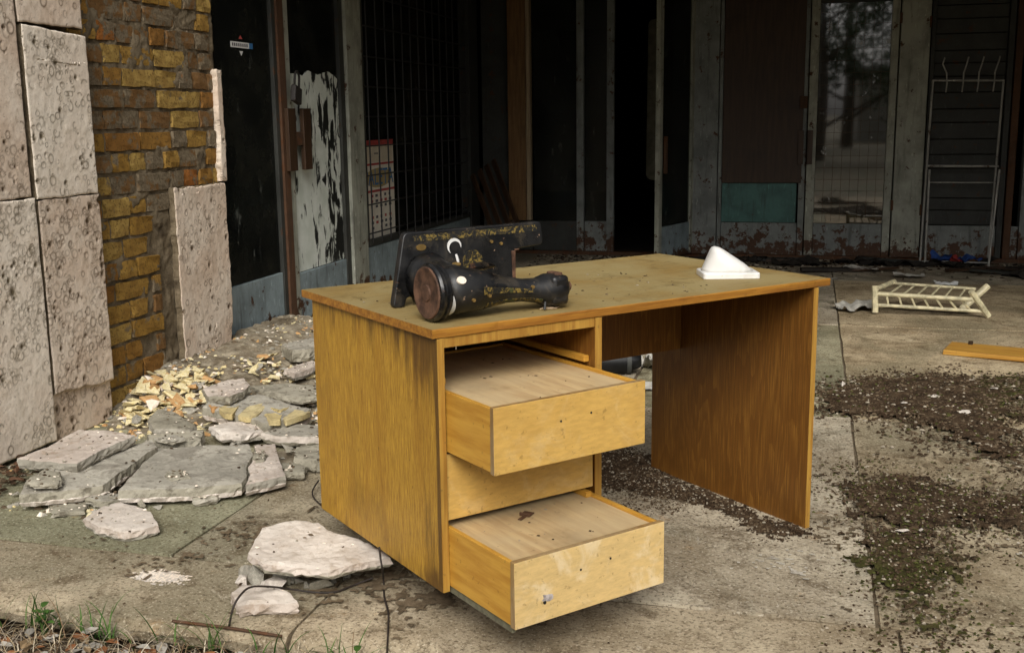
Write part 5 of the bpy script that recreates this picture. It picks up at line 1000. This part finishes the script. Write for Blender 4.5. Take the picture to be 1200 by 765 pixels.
# ------------------------------------------------------------------ grass, straw and leaves below the kerb
def blades(name, n, ufun, vfun, z, lmin, lmax, wd, bend, mats, seed, label, cat, flat=0):
    rs = np.random.RandomState(seed); m_ = MB()
    for _ in range(n):
        u, v = ufun(rs), vfun(rs); L = rs.uniform(lmin, lmax); a = rs.uniform(0, 6.28); t = rs.uniform(.1, bend); w_ = wd*rs.uniform(.6, 1.3); pts = []; p = np.array([u, v, z+rs.uniform(0, .03)]); el = math.pi/2-rs.uniform(0, .5)-flat*rs.uniform(.3, 1); m_.cur = rs.randint(len(mats)); da = rs.uniform(-.4, .4); sd_ = np.array([-math.sin(a), math.cos(a), 0])
        V = []; k = 5
        for i in range(k+1):
            ww = w_*(1-(i/k)**1.5)+.0002; V += [tuple(p-sd_*ww), tuple(p+sd_*ww)]; p = p+L/k*np.array([math.cos(el)*math.cos(a), math.cos(el)*math.sin(a), math.sin(el)]); el -= t/k*2; a += da/k*2
            p[2] = max(p[2], z)
        m_.add(V, [(2*i, 2*i+1, 2*i+3, 2*i+2) for i in range(k)])
    return tag(m_.build(name, mats), label, cat, kind='stuff')
us_ = np.arange(-3.2, 1.2, .03); vs_ = np.arange(-1.2, .03, .02); Ug, Vg = np.meshgrid(us_, vs_)
zz_ = -.055+(fbm(Ug, Vg, 9, 5, 4)-.5)*.05-.05*(1-sstep(-Vg, .07, .14))-.07*sstep(-Vg, .35, 1.15)-.06*sstep(Ug, .2, 1.1); zz_[0, :] = -.14; zz_[:, 0] = -.14; zz_[:, -1] = -.14
idx = np.arange(Ug.size).reshape(Ug.shape); tag(fromnp('soil_bank', np.stack([Ug, Vg, zz_], -1).reshape(-1, 3), np.stack([idx[:-1, :-1], idx[:-1, 1:], idx[1:, 1:], idx[1:, :-1]], -1).reshape(-1, 4), M['soil'], None, True), kind='structure')
def two(name, c, tr=.35):
    b = NB(name, .7, .2); v = b.co('Object'); b.set(Base_Color=b.mix(b.ramp(b.noise(v, 20, 3), .3, .7), tuple(q*.6 for q in c), c)); return b.m
gm = [two('grass_green', (.06, .13, .022)), two('grass_dark', (.035, .085, .015)), two('grass_light', (.10, .17, .04))]
sm2 = [two('straw_pale', (.42, .33, .20)), two('straw_grey', (.33, .27, .20)), two('straw_brown', (.20, .13, .07)), two('straw_white', (.55, .47, .34))]
uu = lambda rs: rs.uniform(-1.75, .15); vv2 = lambda rs: -.115-rs.gamma(1.8, .05)
blades('dry_straw', 1300, uu, vv2, -.058, .05, .16, .0011, 2.6, sm2, 61, 'tangled dry straw in the soil below the kerb', 'straw', 1.0)
blades('grass', 130, lambda rs: rs.uniform(-1.7, -.1) if rs.rand() < .5 else rs.choice([-1.35, -1.2, -1.02, -.85, -.55, -.25])+rs.normal(0, .02), lambda rs: -.092-rs.rand()*.05, -.06, .05, .15, .0024, 1.0, gm, 62, 'sparse green grass blades growing along the kerb', 'grass')
def leaf_stuff():
    rs = np.random.RandomState(63); m_ = MB()
    for _ in range(520):
        u, v = rs.uniform(-1.8, .2), -.13-rs.gamma(1.7, .07); s = rs.uniform(.012, .030); a = rs.uniform(0, 6.28); z_ = -.055+rs.uniform(0, .03); m_.cur = rs.randint(4); c, q = math.cos(a), math.sin(a); cur = rs.uniform(-.5, .7)
        pts = [(-1, 0, 0), (-.5, .5, .2), (.2, .55, .35), (1, 0, .1), (.2, -.5, .3), (-.5, -.45, .2)]
        V = [(u+s*(x*c-y*q), v+s*(x*q+y*c), z_+s*(zz_+cur*x*rs.uniform(.3, 1))) for x, y, zz_ in pts]+[(u, v, z_)]
        m_.add(V, [(6, i, (i+1) % 6) for i in range(6)])
    return m_.build('dead_leaves', [two('leaf_tan', (.32, .22, .12)), two('leaf_brown', (.14, .08, .045)), two('leaf_grey', (.36, .33, .28)), two('leaf_rust', (.24, .10, .04))])
tag(leaf_stuff(), 'dead brown leaves littering the soil below the kerb', 'leaves', kind='stuff')
def weed(u, v, s, label):
    o = tag(empty('weed_plant', (u, v, -.06)), label, 'plant'); m_ = MB(); m_.tube([(0, 0, 0), (.005, 0, .09*s), (.0, .008, .13*s)], [.003, .002, .001], 6); m_.build('stem', gm[1], o)
    for i in range(7):
        a = i*2.4; L = .028*s; m_ = MB(); c, q = math.cos(a), math.sin(a); z_ = (.07+.011*i)*s; V = [(0, 0, z_)]
        for x, y, h in ((.5, .45, .2), (1, .55, .35), (1.5, .3, .3), (1.8, 0, .15), (1.5, -.3, .3), (1, -.55, .35), (.5, -.45, .2)): V.append((L*(x*c-y*q), L*(x*q+y*c), z_+L*h))
        V.append((L*c, L*q, z_+L*.2)); m_.add(V, [(8, j, j+1) for j in range(1, 7)]+[(8, 0, 1), (8, 7, 0)]); m_.build('leaf', gm[0], o)
weed(-1.02, -.12, .62, 'small green clover plant among straw at left of kerb'); weed(-.16, -.15, .6, 'broad leaved green weed below the kerb near the cables')
sp = [(rnd.uniform(-1.98, -1.75), rnd.uniform(.55, .95), .004+rnd.uniform(0, .03)) for _ in range(160)]
tag(crumbs('leaf_litter', sp, .016, [M['darkbit'], M['darkbit'], M['midbit'], M['rust']], 66, .5), 'dark leaf litter in the corner below the clad pier', 'litter', kind='stuff')
tag(crumbs('chalk_stain', [(-.865+rnd.gauss(0, .03), .165+rnd.gauss(0, .015), .0012) for _ in range(900)], .0055, [M['palestone'], M['whitestone']], 67, .03), 'smear of white plaster dust on the kerb slab', 'plaster', kind='stuff')

# ------------------------------------------------------------------ across the yard, behind the viewer: trees and a pale house, mirrored in the panes
leafm = [two('foliage_dark', (.035, .075, .018)), two('foliage_mid', (.055, .105, .025)), two('foliage_light', (.08, .13, .03))]; bark = concrete('tree_bark', (.08, .06, .04), (.13, .10, .07), (.05, .04, .03), 9, False)
def tree_proto():
    t = empty('tree'); m_ = MB(); m_.tube([(0, 0, 0), (.1, .05, 2), (.0, .1, 4), (.2, 0, 6.5)], [.22, .17, .12, .04], 10); limbs = []
    for i in range(9):
        a = i*2.4; z_ = .9+i*.6; q = Vector((math.cos(a), math.sin(a), .55))*(2.2-.12*i); m_.tube([(0.05, .05, z_), Vector((0, 0, z_))+q*.5, Vector((0, 0, z_))+q], [.07, .045, .015], 6); limbs.append(Vector((0, 0, z_))+q)
    m_.build('trunk', bark, t, True); rs = np.random.RandomState(9); c = MB()
    cl = [l+Vector(rs.normal(0, .35, 3)) for l in limbs for _ in range(4)]+[Vector((rs.normal(0, .8), rs.normal(0, .8), rs.uniform(2.5, 8))) for _ in range(26)]
    for p in cl:
        rad = rs.uniform(.35, .8)
        for _ in range(65):
            q = p+Vector(rs.normal(0, rad*.55, 3)); s = rs.uniform(.05, .10); n1 = Vector(rs.normal(0, 1, 3)).normalized(); n2 = n1.orthogonal().normalized(); n3 = n1.cross(n2); c.cur = rs.randint(3)
            c.add([q+n2*s, q+n3*s*.6, q-n2*s, q-n3*s*.6], [(0, 1, 2, 3)])
    c.build('crown', leafm, t); return t
tr0 = tree_proto()
def copy_tree(o, parent=None):
    c = o.copy(); C.objects.link(c); c.parent = parent
    for ch in list(o.children): copy_tree(ch, c)
    return c
for i, (u, v, s, rz) in enumerate(((1.0, -17, 1.0, 0), (4.9, -19, 1.1, 2.), (-1.6, -18, 1.2, 4.), (-5, -20, 1.2, 1.), (8.5, -20, 1.1, 3.), (12, -19, 1.2, 5.), (-9, -19, 1.1, 2.6), (2.2, -30, 1.2, .7), (6.6, -31, 1.2, 5.2))):
    o = tr0 if i == 0 else copy_tree(tr0); o.location = (u, v, -.14); o.scale = (s, s, s); o.rotation_euler = (0, 0, rz); tag(o, 'leafy tree across the yard, mirrored in reflecting door pane' if i == 0 else 'leafy tree in the row across the yard behind the viewer', 'tree', None if i == 0 else 'trees across the yard')
hs = tag(empty('pale_house', (12, -44, -.14)), 'pale house across the yard mirrored dimly in door pane', 'house')
m_ = MB(); m_.box((-9, -4, 0), (9, 4, 3.3)); m_.build('wall', concrete('pale_render', (.42, .38, .31), (.5, .46, .39), (.35, .31, .26), 1), hs)
m_ = MB(); m_.box((-9.3, -4.3, 3.303), (9.3, 4.3, 3.6)); m_.build('roof', M['ceil'], hs)
for i in range(5):
    m_ = MB(); m_.box((-7.6+i*3.4, 4.003, 1.2), (-6.2+i*3.4, 4.03, 2.9)); m_.build('window', M['inner'], hs)
